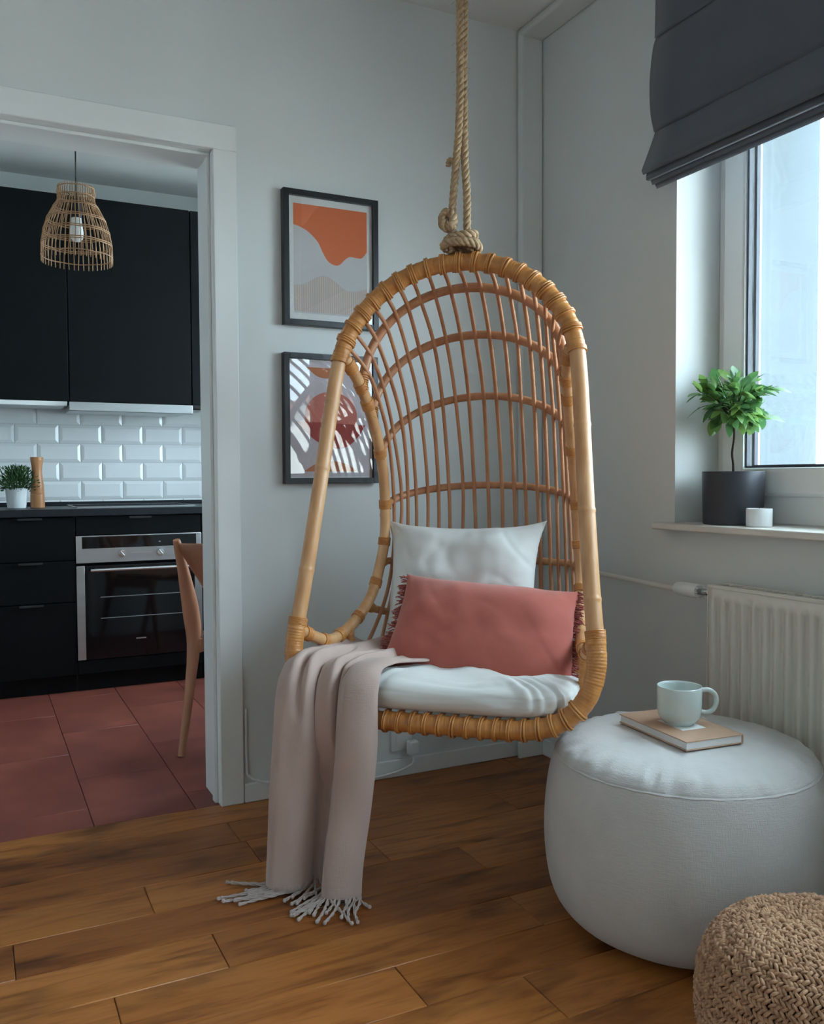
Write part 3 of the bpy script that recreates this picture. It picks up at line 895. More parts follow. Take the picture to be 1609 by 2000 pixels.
for i in range(22):
    t = lerp(0.17, 0.83, i / 21)
    j = int(t * (len(rail_L) - 1))
    binding(rail_L[j], rail_L[j + 3] - rail_L[j - 3], 0.0240, 2)
# bare arch under the seat that carries the basket
MB().tube(crom([(-0.318, 0.0, 0.470), (-0.315, 0.12, 0.452), (-0.30, 0.26, 0.455), (-0.27, 0.40, 0.468)], 8), 0.012, 10).build('seat_runner', MT['rattan'], chair, smooth=True)
MB().tube(crom([(0.318, 0.0, 0.470), (0.315, 0.12, 0.452), (0.30, 0.26, 0.455), (0.27, 0.40, 0.468)], 8), 0.012, 10).build('seat_runner', MT['rattan'], chair, smooth=True)

CM = Matrix.Translation(CO) @ Matrix.Rotation(CA, 4, 'Z')
# ------------------------------------------------------------------ rope
TOPL = Vector((0.0, LEAN * (1.596 - RZ), 1.596))
rope = thing('hanging_rope', 'thick twisted hemp rope knotted round the top of the rattan chair', 'rope', CM @ TOPL, CA)
def twisted(path, r, pitch=0.05, strands=3, sides=7, sub=1.0):
    P = resample(path, 0.004)
    F = frames(P)
    b = MB()
    s = 0.0
    for q in range(strands):
        pts = []
        for i, p in enumerate(P):
            a = 2 * PI * (i * 0.004 / pitch + q / strands)
            pts.append(p + F[i][1] * (0.52 * r * math.cos(a)) + F[i][2] * (0.52 * r * math.sin(a)))
        b.tube(pts, 0.53 * r, sides)
    return b
Lr = []
# two lengths side by side from the ceiling down to the splice
x0 = 0.012
Rr = 0.0104
pa = [(x0 - 0.007, 0, 1.034), (x0 - 0.005, -0.002, 0.72), (x0 - 0.003, -0.010, 0.50), (x0 - 0.006, -0.010, 0.36), (x0 - 0.015, -0.006, 0.26), (x0 - 0.024, -0.004, 0.17), (x0 - 0.030, -0.004, 0.09), (x0 - 0.020, -0.010, 0.045)]
pb = [(x0 + 0.009, 0.006, 1.034), (x0 + 0.006, 0.008, 0.72), (x0 + 0.002, 0.010, 0.50), (x0 + 0.003, 0.008, 0.36), (x0 + 0.006, 0.002, 0.26), (x0 + 0.012, 0.0, 0.17), (x0 + 0.012, 0.0, 0.09), (x0 + 0.010, 0.004, 0.045)]
twisted(crom(pa, 12), Rr).build('rope_length', MT['rope'], rope, smooth=True, recalc=False)
twisted(crom(pb, 12), Rr).build('rope_length', MT['rope'], rope, smooth=True, recalc=False)
# lashing coils on top of the arch
def coil(rx, ry, z, tilt, ph):
    pts = [Vector((x0 - 0.004 + rx * math.cos(a + ph), ry * math.sin(a + ph), z + tilt * math.cos(a))) for a in [2 * PI * k / 40 * 0.97 for k in range(41)]]
    twisted(pts, 0.0115, 0.042).build('rope_coil', MT['rope'], rope, smooth=True, recalc=False)
coil(0.037, 0.026, 0.064, 0.005, 0.2)
coil(0.047, 0.032, 0.040, -0.007, 1.1)
coil(0.040, 0.030, 0.050, 0.004, 2.6)
# loops passing under the arch
for dx in (-0.034, 0.024):
    pts = [Vector((x0 + dx, 0.004 + 0.036 * math.sin(a), -0.002 + 0.038 * math.cos(a))) for a in [lerp(-0.45, 1.85, k / 36) for k in range(37)]]
    twisted(pts, 0.0105, 0.042).build('rope_loop', MT['rope'], rope, smooth=True, recalc=False)
# side knot with its free end
pts = crom([(x0 - 0.016, -0.014, 0.085), (x0 - 0.044, -0.020, 0.090), (x0 - 0.050, -0.014, 0.118), (x0 - 0.034, -0.012, 0.130), (x0 - 0.020, -0.016, 0.108), (x0 - 0.030, -0.022, 0.082)], 8)
twisted(pts, 0.0125, 0.045).build('rope_knot', MT['rope'], rope, smooth=True, recalc=False)
MB().tube(crom([(x0 - 0.020, -0.006, 0.256), (x0 - 0.030, -0.006, 0.266), (x0 - 0.036, -0.006, 0.262), (x0 - 0.037, -0.006, 0.250)], 6), [0.006 + 0.001 * (i % 3) for i in range(19)], 8).build('rope_end', MT['rope'], rope, smooth=True)
fz = MB()
rf = random.Random(9)
for i in range(60):
    z = rf.uniform(0.03, 0.8); a = rf.uniform(0, 2 * PI)
    p = Vector((x0 - 0.004 + 0.017 * math.cos(a) - max(0, 0.25 - z) * 0.06, 0.012 * math.sin(a), z))
    d = Vector((math.cos(a), math.sin(a), rf.uniform(-.8, .8))).normalized() * rf.uniform(0.004, 0.012)
    fz.tube([p, p + d * 0.6, p + d + Vector((0, 0, rf.uniform(-.004, .004)))], 0.0004, 4)
fzo = fz.build('loose_fibres', MT['rope'], rope, recalc=False); fzo['kind'] = 'stuff'

# ------------------------------------------------------------------ cushions
def pillow_mb(w, h, th, pinch=0.05, wr=0.006, seed=0.0, n=60, power=2.2, wscale=9, corner=0.0, stretch=(1, 1), crease=0.0, taper=0.0):
    """closed pillow lying in local XZ, thickness along Y; returns builder and an edge function"""
    def shape(u, v):
        # u, v in -1..1
        px = w / 2 * u * (1 - pinch * (1 - v * v) * (abs(u) ** 3)) 
        pz = h / 2 * v * (1 - pinch * (1 - u * u) * (abs(v) ** 3))
        px *= 1 - taper * v
        if corner:
            k = (abs(u) * abs(v)) ** 6
            px *= 1 + corner * k; pz *= 1 + corner * k
        t = max(0.0, (1 - abs(u) ** power)) ** 0.55 * max(0.0, (1 - abs(v) ** power)) ** 0.55
        return px, pz, t
    b = MB()
    for side in (-1, 1):
        def fn(i, j, side=side):
            u = math.sin((2 * i - 1) * PI / 2); v = math.sin((2 * j - 1) * PI / 2)
            px, pz, t = shape(u, v)
            nz = noise.fractal(Vector((px * wscale * stretch[0] + seed, side * 3.1 + seed, pz * wscale * stretch[1])), 0.9, 2.0, 3)
            edge = (1 - t) 
            nz2 = noise.noise(Vector((px * 11 + pz * 7 + seed, side * 2.0, pz * 4 - px * 3 + seed * 2)))
            cr = -crease * max(0.0, 1 - abs(nz2) * 7) * (0.3 + 0.7 * edge)
            wave = cr + wr * nz * (0.35 + 0.65 * min(1, t * 1.5)) if t > 1e-4 else 0
            return (px, side * (th / 2 * t + wave * min(1, t * 6)), pz + wr * 0.3 * nz * t)
        b.grid(n, n, fn)
    return b
def place_local(o, loc, rot, order='XYZ'):
    """place a top-level object given in the chair's own frame"""
    from mathutils import Euler
    o.matrix_world = CM @ Matrix.Translation(Vector(loc)) @ Euler(rot, order).to_matrix().to_4x4()

# seat cushion, tufted
def seat_cushion():
    nu, nv = 170, 44
    b = MB()
    hw, hd = 0.332, 0.252
    def outline(t):
        c, s = math.cos(t), math.sin(t)
        e = 2 / 5.0
        return Vector((hw * math.copysign(abs(c) ** e, c), hd * math.copysign(abs(s) ** e, s), 0))
    def fn(i, j):
        t = 2 * PI * i
        o = outline(t)
        # j: 0 bottom centre -> 0.5 rim -> 1 top centre
        a = lerp(-PI / 2, PI / 2, j)
        k = abs(math.cos(a)) ** 0.36
        x, y = o.x * k, o.y * k
        zz = math.copysign(abs(math.sin(a)) ** 0.72, math.sin(a))
        rim = math.cos(a) ** 2
        gath = max(0.0, 0.5 + 0.5 * math.sin(t * 26 + 2.6 * math.sin(t * 7) + 1.5 * math.sin(t * 11))) ** 2
        big = math.sin(x * 17 + 0.9) * math.cos(y * 15)
        n = noise.fractal(Vector((x * 14, y * 14, zz * 3)), 0.9, 2.1, 3)
        top = 0.045 + 0.006 * big + 0.008 * n - 0.010 * gath * min(1, rim * 2.5)
        z = zz * (top if zz > 0 else 0.050)
        # button dimples
        if zz > 0:
            for bx, by in ((-0.18, -0.08), (0.0, -0.08), (0.18, -0.08), (-0.1, 0.1), (0.1, 0.1)):
                z -= 0.022 * math.exp(-((x - bx) ** 2 + (y - by) ** 2) / 0.0016)
        g = 1 - 0.030 * gath * rim
        return (x * g, y * g + 0.004 * n * rim, z)
    b.grid(nu, nv, fn, closed_u=True)
    return b
sc = seat_cushion().build('seat_cushion', MT['cotton'], smooth=True)
tag(sc, 'off-white tufted seat pad in the rattan chair', 'cushion')
place_local(sc, (0.003, 0.230, 0.4985), (math.radians(-1.0), 0, 0))
subsurf(sc, 1)
btn = MB().lathe([(0.0, -0.004), (0.006, -0.003), (0.008, 0.0), (0.006, 0.003), (0.0, 0.004)], 12)
b0 = btn.build('tuft', MT['cotton'], sc, smooth=True); b0.location = (0.18, -0.08, 0.026)
for bx, by in ((0.0, -0.08), (-0.18, -0.08), (-0.1, 0.1), (0.1, 0.1)): clone(b0, sc, loc=(bx, by, 0.026))

# white pillow
wp = pillow_mb(0.455, 0.385, 0.17, pinch=0.06, wr=0.020, seed=4.2, corner=0.075, wscale=6, power=3.0, crease=0.010).build('pillow', MT['cotton'], smooth=True)
tag(wp, 'plain off-white square pillow leaning on the spindles of the rattan chair', 'pillow')
place_local(wp, (-0.044, 0.450, 0.703), (math.radians(-14), math.radians(-0.5), math.radians(-3)))
subsurf(wp, 1)
# terracotta lumbar pillow with frayed ends
TW, TH_ = 0.496, 0.300
tp = pillow_mb(TW, TH_, 0.16, pinch=0.035, wr=0.010, seed=9.0, corner=0.035, wscale=6, power=2.8, crease=0.004, taper=0.055).build('pillow', MT['terrac'], smooth=True)
tag(tp, 'terracotta oblong pillow with frayed ends in front of the white pillow', 'pillow')
place_local(tp, (0.062, 0.255, 0.611), (math.radians(-33), math.radians(4.2), math.radians(1)))
subsurf(tp, 1)
for s in (-1, 1):
    fr = MB(); rq = random.Random(31 + s)
    for i in range(150):
        v = rq.uniform(-1, 1)
        x = TW / 2 * s * (1 - 0.055 * v) * (1 - 0.035 * (1 - v * v)) * (1 + 0.03 * (abs(v)) ** 6)
        z = TH_ / 2 * v * (1 + 0.03 * abs(v) ** 6)
        L = rq.uniform(0.016, 0.032)
        p = Vector((x - s * 0.006, rq.uniform(-.006, .006), z))
        d = Vector((s, rq.uniform(-.55, .35), rq.uniform(-.5, .35))).normalized()
        fr.tube([p, p + d * L * 0.5, p + d * L + Vector((0, rq.uniform(-.004, .004), rq.uniform(-.007, .002)))], lambda t: 0.0024 * (1 - 0.45 * t), 5)
    fo = fr.build('frayed_edge', MT['fringe'], tp, smooth=True, recalc=False); fo['kind'] = 'stuff'

# ------------------------------------------------------------------ throw
def interp(tab, s):
    if s <= tab[0][0]: return tab[0][1]
    for (a, x), (b, y) in zip(tab[:-1], tab[1:]):
        if s <= b:
            t = (s - a) / (b - a); t = t * t * (3 - 2 * t) if isinstance(x, float) else t
            return x + (y - x) * t
    return tab[-1][1]
# cross-section of the hanging folds: v -> (fraction across, depth towards the viewer)
SEC = crom([(0.0, -0.012, 0), (0.015, 0.020, 0), (0.09, 0.042, 0), (0.19, 0.040, 0), (0.29, 0.030, 0), (0.375, 0.004, 0), (0.41, -0.038, 0), (0.40, -0.066, 0), (0.46, -0.090, 0), (0.55, -0.078, 0),
            (0.60, -0.040, 0), (0.625, 0.004, 0), (0.67, 0.036, 0), (0.76, 0.046, 0), (0.88, 0.038, 0), (0.97, 0.014, 0), (1.0, -0.012, 0)], 6)
# centre path (chair frame): y, z along the length
PATH = resample(crom([(0, 0.30, 0.575), (0, 0.20, 0.577), (0, 0.09, 0.578), (0, 0.022, 0.577), (0, -0.020, 0.562), (0, -0.046, 0.520), (0, -0.052, 0.44), (0, -0.052, 0.30), (0, -0.052, 0.15), (0, -0.054, 0.012)], 8), 0.011)
NP = len(PATH)
lens = [i / (NP - 1) for i in range(NP)]
def throw():
    b = MB()
    nv = len(SEC)
    def fn(i, j):
        k = int(round(i * (NP - 1))); q = int(round(j * (nv - 1)))
        p = PATH[k]; s = lens[k]
        T = (PATH[min(k + 1, NP - 1)] - PATH[max(k - 1, 0)]).normalized()
        N = Vector((0, T.z, -T.y))          # outward: up on the seat, forward when hanging
        if N.dot(Vector((0, -1, 0.6))) < 0: N = -N
        # the left side lies higher on the frame corner
        aL = interp([(0.0, -0.372), (0.25, -0.378), (0.36, -0.386), (0.5, -0.395), (1.0, -0.420)], s)
        aR = interp([(0.0, -0.010), (0.18, -0.045), (0.30, -0.105), (0.36, -0.124), (0.55, -0.128), (1.0, -0.176)], s)
        f, d = SEC[q].x, SEC[q].y
        amp = interp([(0.0, 0.10), (0.20, 0.18), (0.32, 0.34), (0.42, 0.62), (0.6, 0.9), (1.0, 1.0)], s)
        if d < 0: d = max(d, -lerp(0.012, 0.095, min(1.0, max(0.0, (0.40 - p.z) / 0.16))))
        fl = j * 0.97
        lat = lerp(fl, f, min(1, amp * 1.15))
        a = lerp(aL, aR, lat)
        nz = noise.noise(Vector((a * 9, s * 5, 2.0)))
        pos = Vector((a, p.y, p.z)) + N * (d * amp * 0.72 + 0.010 * nz * amp)
        # on the seat: sink to the right towards the cushion, ridges of bunched cloth
        if s < 0.40:
            w = max(0.0, 1 - s / 0.40)
            pos.z += w * (-0.045 * max(0, j - 0.45) / 0.55) + 0.010 * math.sin(j * 19 + s * 8) * (0.35 + 0.65 * w)
            pos.z += -0.006 * max(0, 0.12 - j) / 0.12
        for (jc, jd, jw, s0, s1, dp) in ((0.20, 0.10, 0.030, 0.10, 0.52, 0.020), (0.36, -0.02, 0.030, 0.16, 0.62, 0.026), (0.60, 0.05, 0.028, 0.08, 0.60, 0.028), (0.74, -0.10, 0.035, 0.05, 0.45, 0.016)):
            if s0 < s < s1:
                ww = math.sin(PI * (s - s0) / (s1 - s0)) ** 0.7
                g = math.exp(-((j - jc - jd * (s - s0)) / jw) ** 2)
                pos -= N * (dp * ww * g)
                pos += N * (0.5 * dp * ww * math.exp(-((j - jc - jd * (s - s0) + 0.06) / 0.05) ** 2))
        # slight swing of the hanging part
        if s > 0.45:
            pos.x += 0.006 * math.sin(s * 9) * (s - 0.45)
        return tuple(pos)
    b.grid(NP, nv, fn)
    return b, fn
tb, tfn = throw()
thr = tag(thing('throw_blanket', 'beige wool throw draped over the chair seat, fringe touching the floor', 'throw', CO, CA), 'beige wool throw draped over the chair seat, fringe touching the floor', 'throw')
cl = tb.build('cloth', MT['wool'], thr, smooth=True, recalc=False)
m = cl.modifiers.new('thick', 'SOLIDIFY'); m.thickness = 0.006; m.offset = 0
subsurf(cl, 1)
rt = random.Random(21)
def tassel(p, out, L, drop):
    """twisted yarn tassel: leaves the hem, drops to the floor and lies along it"""
    e1 = Vector((p.x + out.x * L * 0.18, p.y + out.y * L * 0.18, max(0.009, p.z - 0.010)))
    e2 = Vector((p.x + out.x * L * 0.55, p.y + out.y * L * 0.55, 0.0075))
    e3 = Vector((p.x + out.x * L + rt.uniform(-.008, .008), p.y + out.y * L, 0.0065))
    P = resample(crom([p + Vector((0, 0, 0.012)), p, e1, e2, e3], 6), 0.005)
    b = MB()
    F = frames(P)
    n = len(P)
    for q in range(2):
        pts = [c + F[i][1] * (0.0019 * math.cos(i * 0.62 + q * PI)) + F[i][2] * (0.0019 * math.sin(i * 0.62 + q * PI)) for i, c in enumerate(P)]
        b.tube(pts, 0.0022, 6)
    # knot at the end
    b.lathe([(0.0, -0.0052), (0.0036, -0.0036), (0.0050, 0), (0.0036, 0.0036), (0.0, 0.0052)], 8, c=tuple(P[-1] + Vector((0, 0, 0.0005))))
    return b.build('tassel', MT['wool2'], thr, smooth=True, recalc=False)
NT = 46
for i in range(NT):
    j = (i + 0.5) / NT
    p = Vector(tfn(1.0, j)); p.z = 0.014
    f = j
    if j < 0.36: out = Vector((-1.0 + rt.uniform(-.15, .5), rt.uniform(-.75, .10)))
    elif j < 0.62: out = Vector((rt.uniform(-.5, .7), rt.uniform(-1.0, -.5)))
    elif j < 0.8: out = Vector((rt.uniform(-.6, .3), -1.0))
    else: out = Vector((rt.uniform(-.1, .8), rt.uniform(-1.0, -.2)))
    out.normalize()
    tassel(p, out, rt.uniform(0.050, 0.125), 0)
# ================================================================== POUFS, BOOK, MUG
PC = (-0.418, -1.187, 0)
pf = thing('round_pouf', 'large round pale grey linen pouf holding the book and mug', 'pouf', PC)
def pouf_body():
    prof = [(0.0, 0.0), (0.12, 0.0), (0.195, 0.001), (0.250, 0.014), (0.286, 0.044), (0.306, 0.092), (0.316, 0.160), (0.3180, 0.220), (0.315, 0.280), (0.308, 0.335), (0.298, 0.374), (0.292, 0.388)]
    P = [(p.x, p.y) for p in crom([(r, z, 0) for r, z in prof], 5)]
    return MB().lathe(P, 96, wob=lambda t, i: 1 + 0.004 * math.sin(t * 3 + 1) + 0.002 * math.sin(t * 11 + i * 0.2))
pouf_body().build('side_panel', MT['pouf'], pf, smooth=True)
def pouf_top():
    prof = [(0.292, 0.383), (0.288, 0.394), (0.270, 0.410), (0.230, 0.425), (0.16, 0.4330), (0.08, 0.4352), (0.0, 0.4357)]
    P = [(p.x, p.y) for p in crom([(r, z, 0) for r, z in prof], 7)]
    m = len(P); seg = 150
    def fn(i, j):
        t = 2 * PI * i
        k = int(round(j * (m - 1)))
        r, z = P[k]
        e = math.exp(-((r - 0.272) / 0.024) ** 2)
        n = noise.fractal(Vector((math.cos(t) * 13, math.sin(t) * 13, r * 6)), 1.0, 2.0, 3)
        z += 0.0085 * e * n + 0.0015 * noise.noise(Vector((r * math.cos(t) * 12, r * math.sin(t) * 12, 0))) * (r / 0.28)
        return (r * math.cos(t), r * math.sin(t), z)
    return MB().grid(seg, m, fn, closed_u=True)
pouf_top().build('top_panel', MT['pouf'], pf, smooth=True)
sm = [Vector((0.2935 * math.cos(2 * PI * k / 120), 0.2935 * math.sin(2 * PI * k / 120), 0.3850 + 0.0008 * math.sin(k * 1.7))) for k in range(120)]
MB().tube(sm, [0.0020 + 0.0006 * math.sin(k * 2.3) for k in range(120)], 6, closed=True).build('seam', MT['pouf'], pf, smooth=True, recalc=False)

# book
bk_o = thing('book', 'tan hardcover book lying on the grey pouf under the mug', 'book', (-0.431, -1.186, 0.4375), math.radians(-5))
BW, BL, BT = 0.155, 0.246, 0.021
boxes('back_cover', [((-BW / 2, -BL / 2, 0), (BW / 2, BL / 2, 0.0028))], MT['cover'], bk_o, bevel=0.0008)
fcov = boxes('front_cover', [((-BW / 2, -BL / 2, BT - 0.0028), (BW / 2, BL / 2, BT))], MT['cover'], bk_o, bevel=0.0008)
boxes('spine', [((BW / 2 - 0.003, -BL / 2, 0), (BW / 2 + 0.0005, BL / 2, BT))], MT['cover'], bk_o, bevel=0.001)
boxes('page_block', [((-BW / 2 + 0.003, -BL / 2 + 0.0025, 0.0029), (BW / 2 - 0.0032, BL / 2 - 0.0025, BT - 0.0029))], MT['pages'], bk_o)
boxes('cover_label', [((-0.030, -0.052, BT - 0.0004), (0.034, 0.040, BT + 0.0004))], MT['paper'], fcov)

# mug
mg = thing('mug', 'pale green ceramic mug standing on the tan book', 'mug', (-0.428, -1.184, 0.4375 + BT + 0.0006), math.radians(-26))
mp = [(0.0, 0.0), (0.032, 0.0), (0.033, 0.0008), (0.0335, 0.004), (0.041, 0.008), (0.0470, 0.018), (0.0495, 0.032), (0.0500, 0.050), (0.0505, 0.085), (0.0500, 0.0875), (0.0485, 0.0870), (0.0475, 0.082), (0.0468, 0.050), (0.045, 0.030), (0.038, 0.016), (0.02, 0.0085), (0.0, 0.008)]
MB().lathe(mp, 64).build('cup', MT['mug'], mg, smooth=True)
hnd = crom([(0.046, 0, 0.075), (0.066, 0, 0.077), (0.082, 0, 0.067), (0.086, 0, 0.049), (0.078, 0, 0.031), (0.063, 0, 0.024), (0.046, 0, 0.027)], 8)
MB().tube(hnd, [0.0056] * len(hnd), 12).build('handle', MT['mug'], mg, smooth=True)

# braided jute pouf at the picture's lower corner
JC = (-0.632, -1.735, 0)
jp = thing('jute_pouf', 'small round braided jute pouf in front of the grey pouf', 'pouf', JC)
jprof = crom([(0.0, 0.283, 0), (0.06, 0.283, 0), (0.115, 0.276, 0), (0.155, 0.258, 0), (0.182, 0.228, 0), (0.196, 0.185, 0), (0.200, 0.14, 0), (0.195, 0.09, 0), (0.180, 0.045, 0), (0.15, 0.012, 0), (0.10, 0.002, 0)], 8)
MB().lathe([(max(0, p.x - 0.008), p.y - (0.006 if p.y > 0.2 else 0) + (0.006 if p.y < 0.02 else 0)) for p in jprof], 48).build('core', MT['jutein'], jp, smooth=True)
def braid():
    b = MB()
    P = resample(jprof, 0.0078)
    rj = random.Random(17)
    nl, ns = 6, 5
    for k, c in enumerate(P):
        if c.y < 0.012 and c.x < 0.13: continue
        r = max(c.x, 0.006)
        t2 = (P[min(k + 1, len(P) - 1)] - P[max(k - 1, 0)]).normalized()
        n2 = Vector((-t2.y, t2.x, 0)) if (-t2.y) * 1 >= 0 or True else None
        n2 = Vector((t2.y * -1, t2.x, 0))
        if n2.x * (c.x) + n2.y * (c.y - 0.14) < 0: n2 = -n2
        m = max(5, int(2 * PI * r / 0.0088))
        for q in range(m):
            th = 2 * PI * (q + 0.5 * (k % 2) + rj.uniform(-.16, .16)) / m
            er = Vector((math.cos(th), math.sin(th), 0)); ez = Vector((0, 0, 1)); et = Vector((-math.sin(th), math.cos(th), 0))
            cen = er * c.x + ez * c.y + (er * n2.x + ez * n2.y) * rj.uniform(-0.0022, 0.0026)
            dwn = er * t2.x + ez * t2.y
            nor = er * n2.x + ez * n2.y
            ang = (0.75 if k % 2 else -0.75) + rj.uniform(-.22, .22)
            ax = (et * math.cos(ang) + dwn * math.sin(ang)).normalized()
            sd = nor.cross(ax).normalized()
            L = rj.uniform(0.0085, 0.0110); w = rj.uniform(0.0028, 0.0037); hgt = rj.uniform(0.0035, 0.0058)
            vs = []
            for i in range(nl):
                s = lerp(-1, 1, i / (nl - 1))
                rad = math.sqrt(max(0.0, 1 - (s * 0.93) ** 2))
                o = cen + ax * (L * s) - nor * (0.0045 * s * s)
                for j in range(ns):
                    a = 2 * PI * j / ns
                    vs.append(o + sd * (w * rad * math.cos(a)) + nor * (hgt * rad * math.sin(a)))
            fs = []
            for i in range(nl - 1):
                for j in range(ns):
                    l = (j + 1) % ns
                    fs.append((i * ns + j, i * ns + l, (i + 1) * ns + l, (i + 1) * ns + j))
            b.add(vs, fs)
    return b
bo = braid().build('braid', MT['jute'], jp, smooth=True, recalc=False); bo['kind'] = 'stuff'

# ================================================================== RADIATOR, PIPE, SOCKET
RX, RY0, RY1, RZ0, RZ1 = -0.088, -2.50, -0.930, 0.14, 0.735
rd = thing('radiator', 'cream panel radiator with vertical flutes under the window', 'radiator', (-0.06, (RY0 + RY1) / 2, 0))
def RB(name, lst, m=MT['rad'], par=rd, bev=0.002):
    cy = (RY0 + RY1) / 2
    return boxes(name, [((a[0] + 0.06, a[1] - cy, a[2]), (b[0] + 0.06, b[1] - cy, b[2])) for a, b in lst], m, par, bevel=bev)
def panel():
    b = MB(); cy = (RY0 + RY1) / 2
    pitch = 0.0352
    y = RY1 - 0.004; ys = []
    y = RY1 - 0.022
    cols = [(RY1 - 0.003, 0.0)]
    while y > RY0 + 0.03:
        cols += [(y, 0.0), (y - 0.004, 0.010), (y - 0.0205, 0.010), (y - 0.0245, 0.0)]
        y -= pitch
    cols.append((RY0 + 0.003, 0.0))
    rows = [(RZ0, 0), (RZ0 + 0.032, 0), (RZ0 + 0.042, 1), (RZ1 - 0.048, 1), (RZ1 - 0.038, 0), (RZ1 - 0.008, 0)]
    vs = []; fs = []
    for (yy, d) in cols:
        for (z, g) in rows:
            vs.append((RX - 0.0 + (d * g) + 0.06, yy - cy, z))
    m = len(rows)
    for i in range(len(cols) - 1):
        for j in range(m - 1):
            fs.append((i * m + j, (i + 1) * m + j, (i + 1) * m + j + 1, i * m + j + 1))
    return b.add(vs, fs)
pn = panel().build('front_panel', MT['rad'], rd, smooth=True, angle=math.radians(60))
sb = pn.modifiers.new('thick', 'SOLIDIFY'); sb.thickness = 0.004; sb.offset = 0
RB('side_cover', [((RX - 0.002, RY1 - 0.003, RZ0), (-0.026, RY1, RZ1 - 0.002))])
RB('side_cover', [((RX - 0.002, RY0, RZ0), (-0.026, RY0 + 0.003, RZ1 - 0.002))])
RB('back_panel', [((-0.034, RY0 + 0.003, RZ0), (-0.028, RY1 - 0.003, RZ1 - 0.01))])
RB('top_grille', [((RX - 0.003, RY0, RZ1 - 0.010), (RX + 0.010, RY1, RZ1)), ((-0.036, RY0, RZ1 - 0.010), (-0.025, RY1, RZ1))])
gs = None
yy = RY1 - 0.02
while yy > RY0:
    if gs is None:
        gs = RB('grille_slat', [((RX + 0.010, yy - 0.006, RZ1 - 0.006), (-0.036, yy, RZ1 - 0.002))], bev=0)
    else:
        clone(gs, rd, loc=(0, yy - (RY1 - 0.02), 0))
    yy -= 0.024
for yb in (-1.1, -2.3):
    RB('wall_bracket', [((-0.029, yb - 0.015, 0.25), (-0.0005, yb + 0.015, 0.65))])

tv = thing('radiator_valve', 'white thermostatic valve head on the radiator pipe', 'radiator valve', (-0.062, -0.835, 0.706))
vh = MB().lathe([(0.0, -0.052), (0.015, -0.052), (0.0185, -0.047), (0.020, -0.036), (0.0205, -0.034), (0.0205, 0.030), (0.018, 0.036), (0.0, 0.036)], 28).build('head', MT['plastic'], tv, smooth=True, angle=0.5)
vh.rotation_euler = (-PI / 2, 0, 0); vh.rotation_euler = (PI / 2, 0, 0)
vh.location = (0, 0, 0)
rb = None
for k in range(10):
    a = 2 * PI * k / 10
    q = MB().box((-0.0012, -0.001, 0.036), (0.0012, 0.001, 0.050))
    if rb is None:
        rb = q.build('grip', MT['plastic'], tv); 
        rb.location = (0.0195 * math.cos(a), 0, 0.0195 * math.sin(a)); rb.rotation_euler = (PI / 2, 0, 0)
    else:
        clone(rb, tv, loc=(0.0195 * math.cos(a), 0, 0.0195 * math.sin(a)))
MB().tube([(0, -0.034, 0), (0, -0.072, 0), (0, -0.096, 0)], 0.009, 14).build('valve_body', MT['chrome'], tv, smooth=True)
hp2 = tag(MB().tube(crom([(-0.045, -0.031, 0.728), (-0.045, -0.10, 0.726), (-0.050, -0.35, 0.716), (-0.058, -0.65, 0.706), (-0.062, -0.79, 0.703)], 8), 0.0085, 14).build('radiator_pipe', MT['rad'], smooth=True), 'thin white heating pipe running along the wall to the radiator', 'pipe')

sk = thing('wall_socket', 'white wall socket low on the wall under the hanging chair', 'socket', (-0.575, 0.0, 0.128))
boxes('cover_plate', [((-0.04, -0.009, -0.04), (0.04, 0.0, 0.04))], MT['plastic'], sk, bevel=0.003)
ins = MB().lathe([(0.0, 0.0), (0.021, 0.0), (0.024, 0.004), (0.024, 0.006), (0.0, 0.006)], 24).build('insert', MT['plastic'], sk, smooth=True, angle=0.5)
ins.rotation_euler = (PI / 2, 0, 0); ins.location = (0, -0.008, 0)
pc_ = thing('plug_cable', 'white plug and cable trailing along the skirting board', 'cable', (-0.545, -0.016, 0.10))
def W2L(p): return (p[0] + 0.545, p[1] + 0.016, p[2] - 0.10)
boxes('plug', [((-0.018, -0.034, -0.022), (0.018, -0.0, 0.026))], MT['plastic'], pc_, bevel=0.006)
cpath = [(-0.540, -0.030, 0.080), (-0.541, -0.034, 0.058), (-0.552, -0.032, 0.042), (-0.60, -0.030, 0.026), (-0.68, -0.026, 0.016), (-0.80, -0.022, 0.012), (-0.92, -0.020, 0.020), (-1.00, -0.018, 0.040), (-1.045, -0.018, 0.052), (-1.085, -0.016, 0.066), (-1.112, -0.012, 0.082), (-1.122, -0.008, 0.115), (-1.123, -0.006, 0.30)]
MB().tube([W2L(p) for p in crom(cpath, 8)], 0.0042, 8).build('cable', MT['plastic'], pc_, smooth=True)

# ================================================================== WINDOW SILL: TREE, WHITE CUP; BLIND
tr = thing('potted_tree', 'small round-headed green tree in an anthracite pot on the window sill', 'potted plant', (0.075, -0.862, 0.891))
MB().lathe([(0.0, 0.0), (0.080, 0.0), (0.0825, 0.003), (0.0855, 0.150), (0.085, 0.152), (0.081, 0.152), (0.0795, 0.135), (0.0, 0.134)], 56).build('pot', MT['pot'], tr, smooth=True, angle=0.6)
MB().lathe([(0.0, 0.139), (0.04, 0.138), (0.079, 0.133), (0.079, 0.128), (0.0, 0.128)], 24).build('soil', MT['soil'], tr, smooth=True)
rl = random.Random(29)
trunk = crom([(0, 0, 0.13), (0.002, 0.001, 0.17), (-0.002, 0.002, 0.205), (0.001, -0.002, 0.25), (0.0, 0.0, 0.30), (0.004, 0.0, 0.36)], 6)
MB().tube(trunk, lambda t: 0.0042 - 0.0012 * t, 8).build('trunk', MT['bark'], tr, smooth=True)
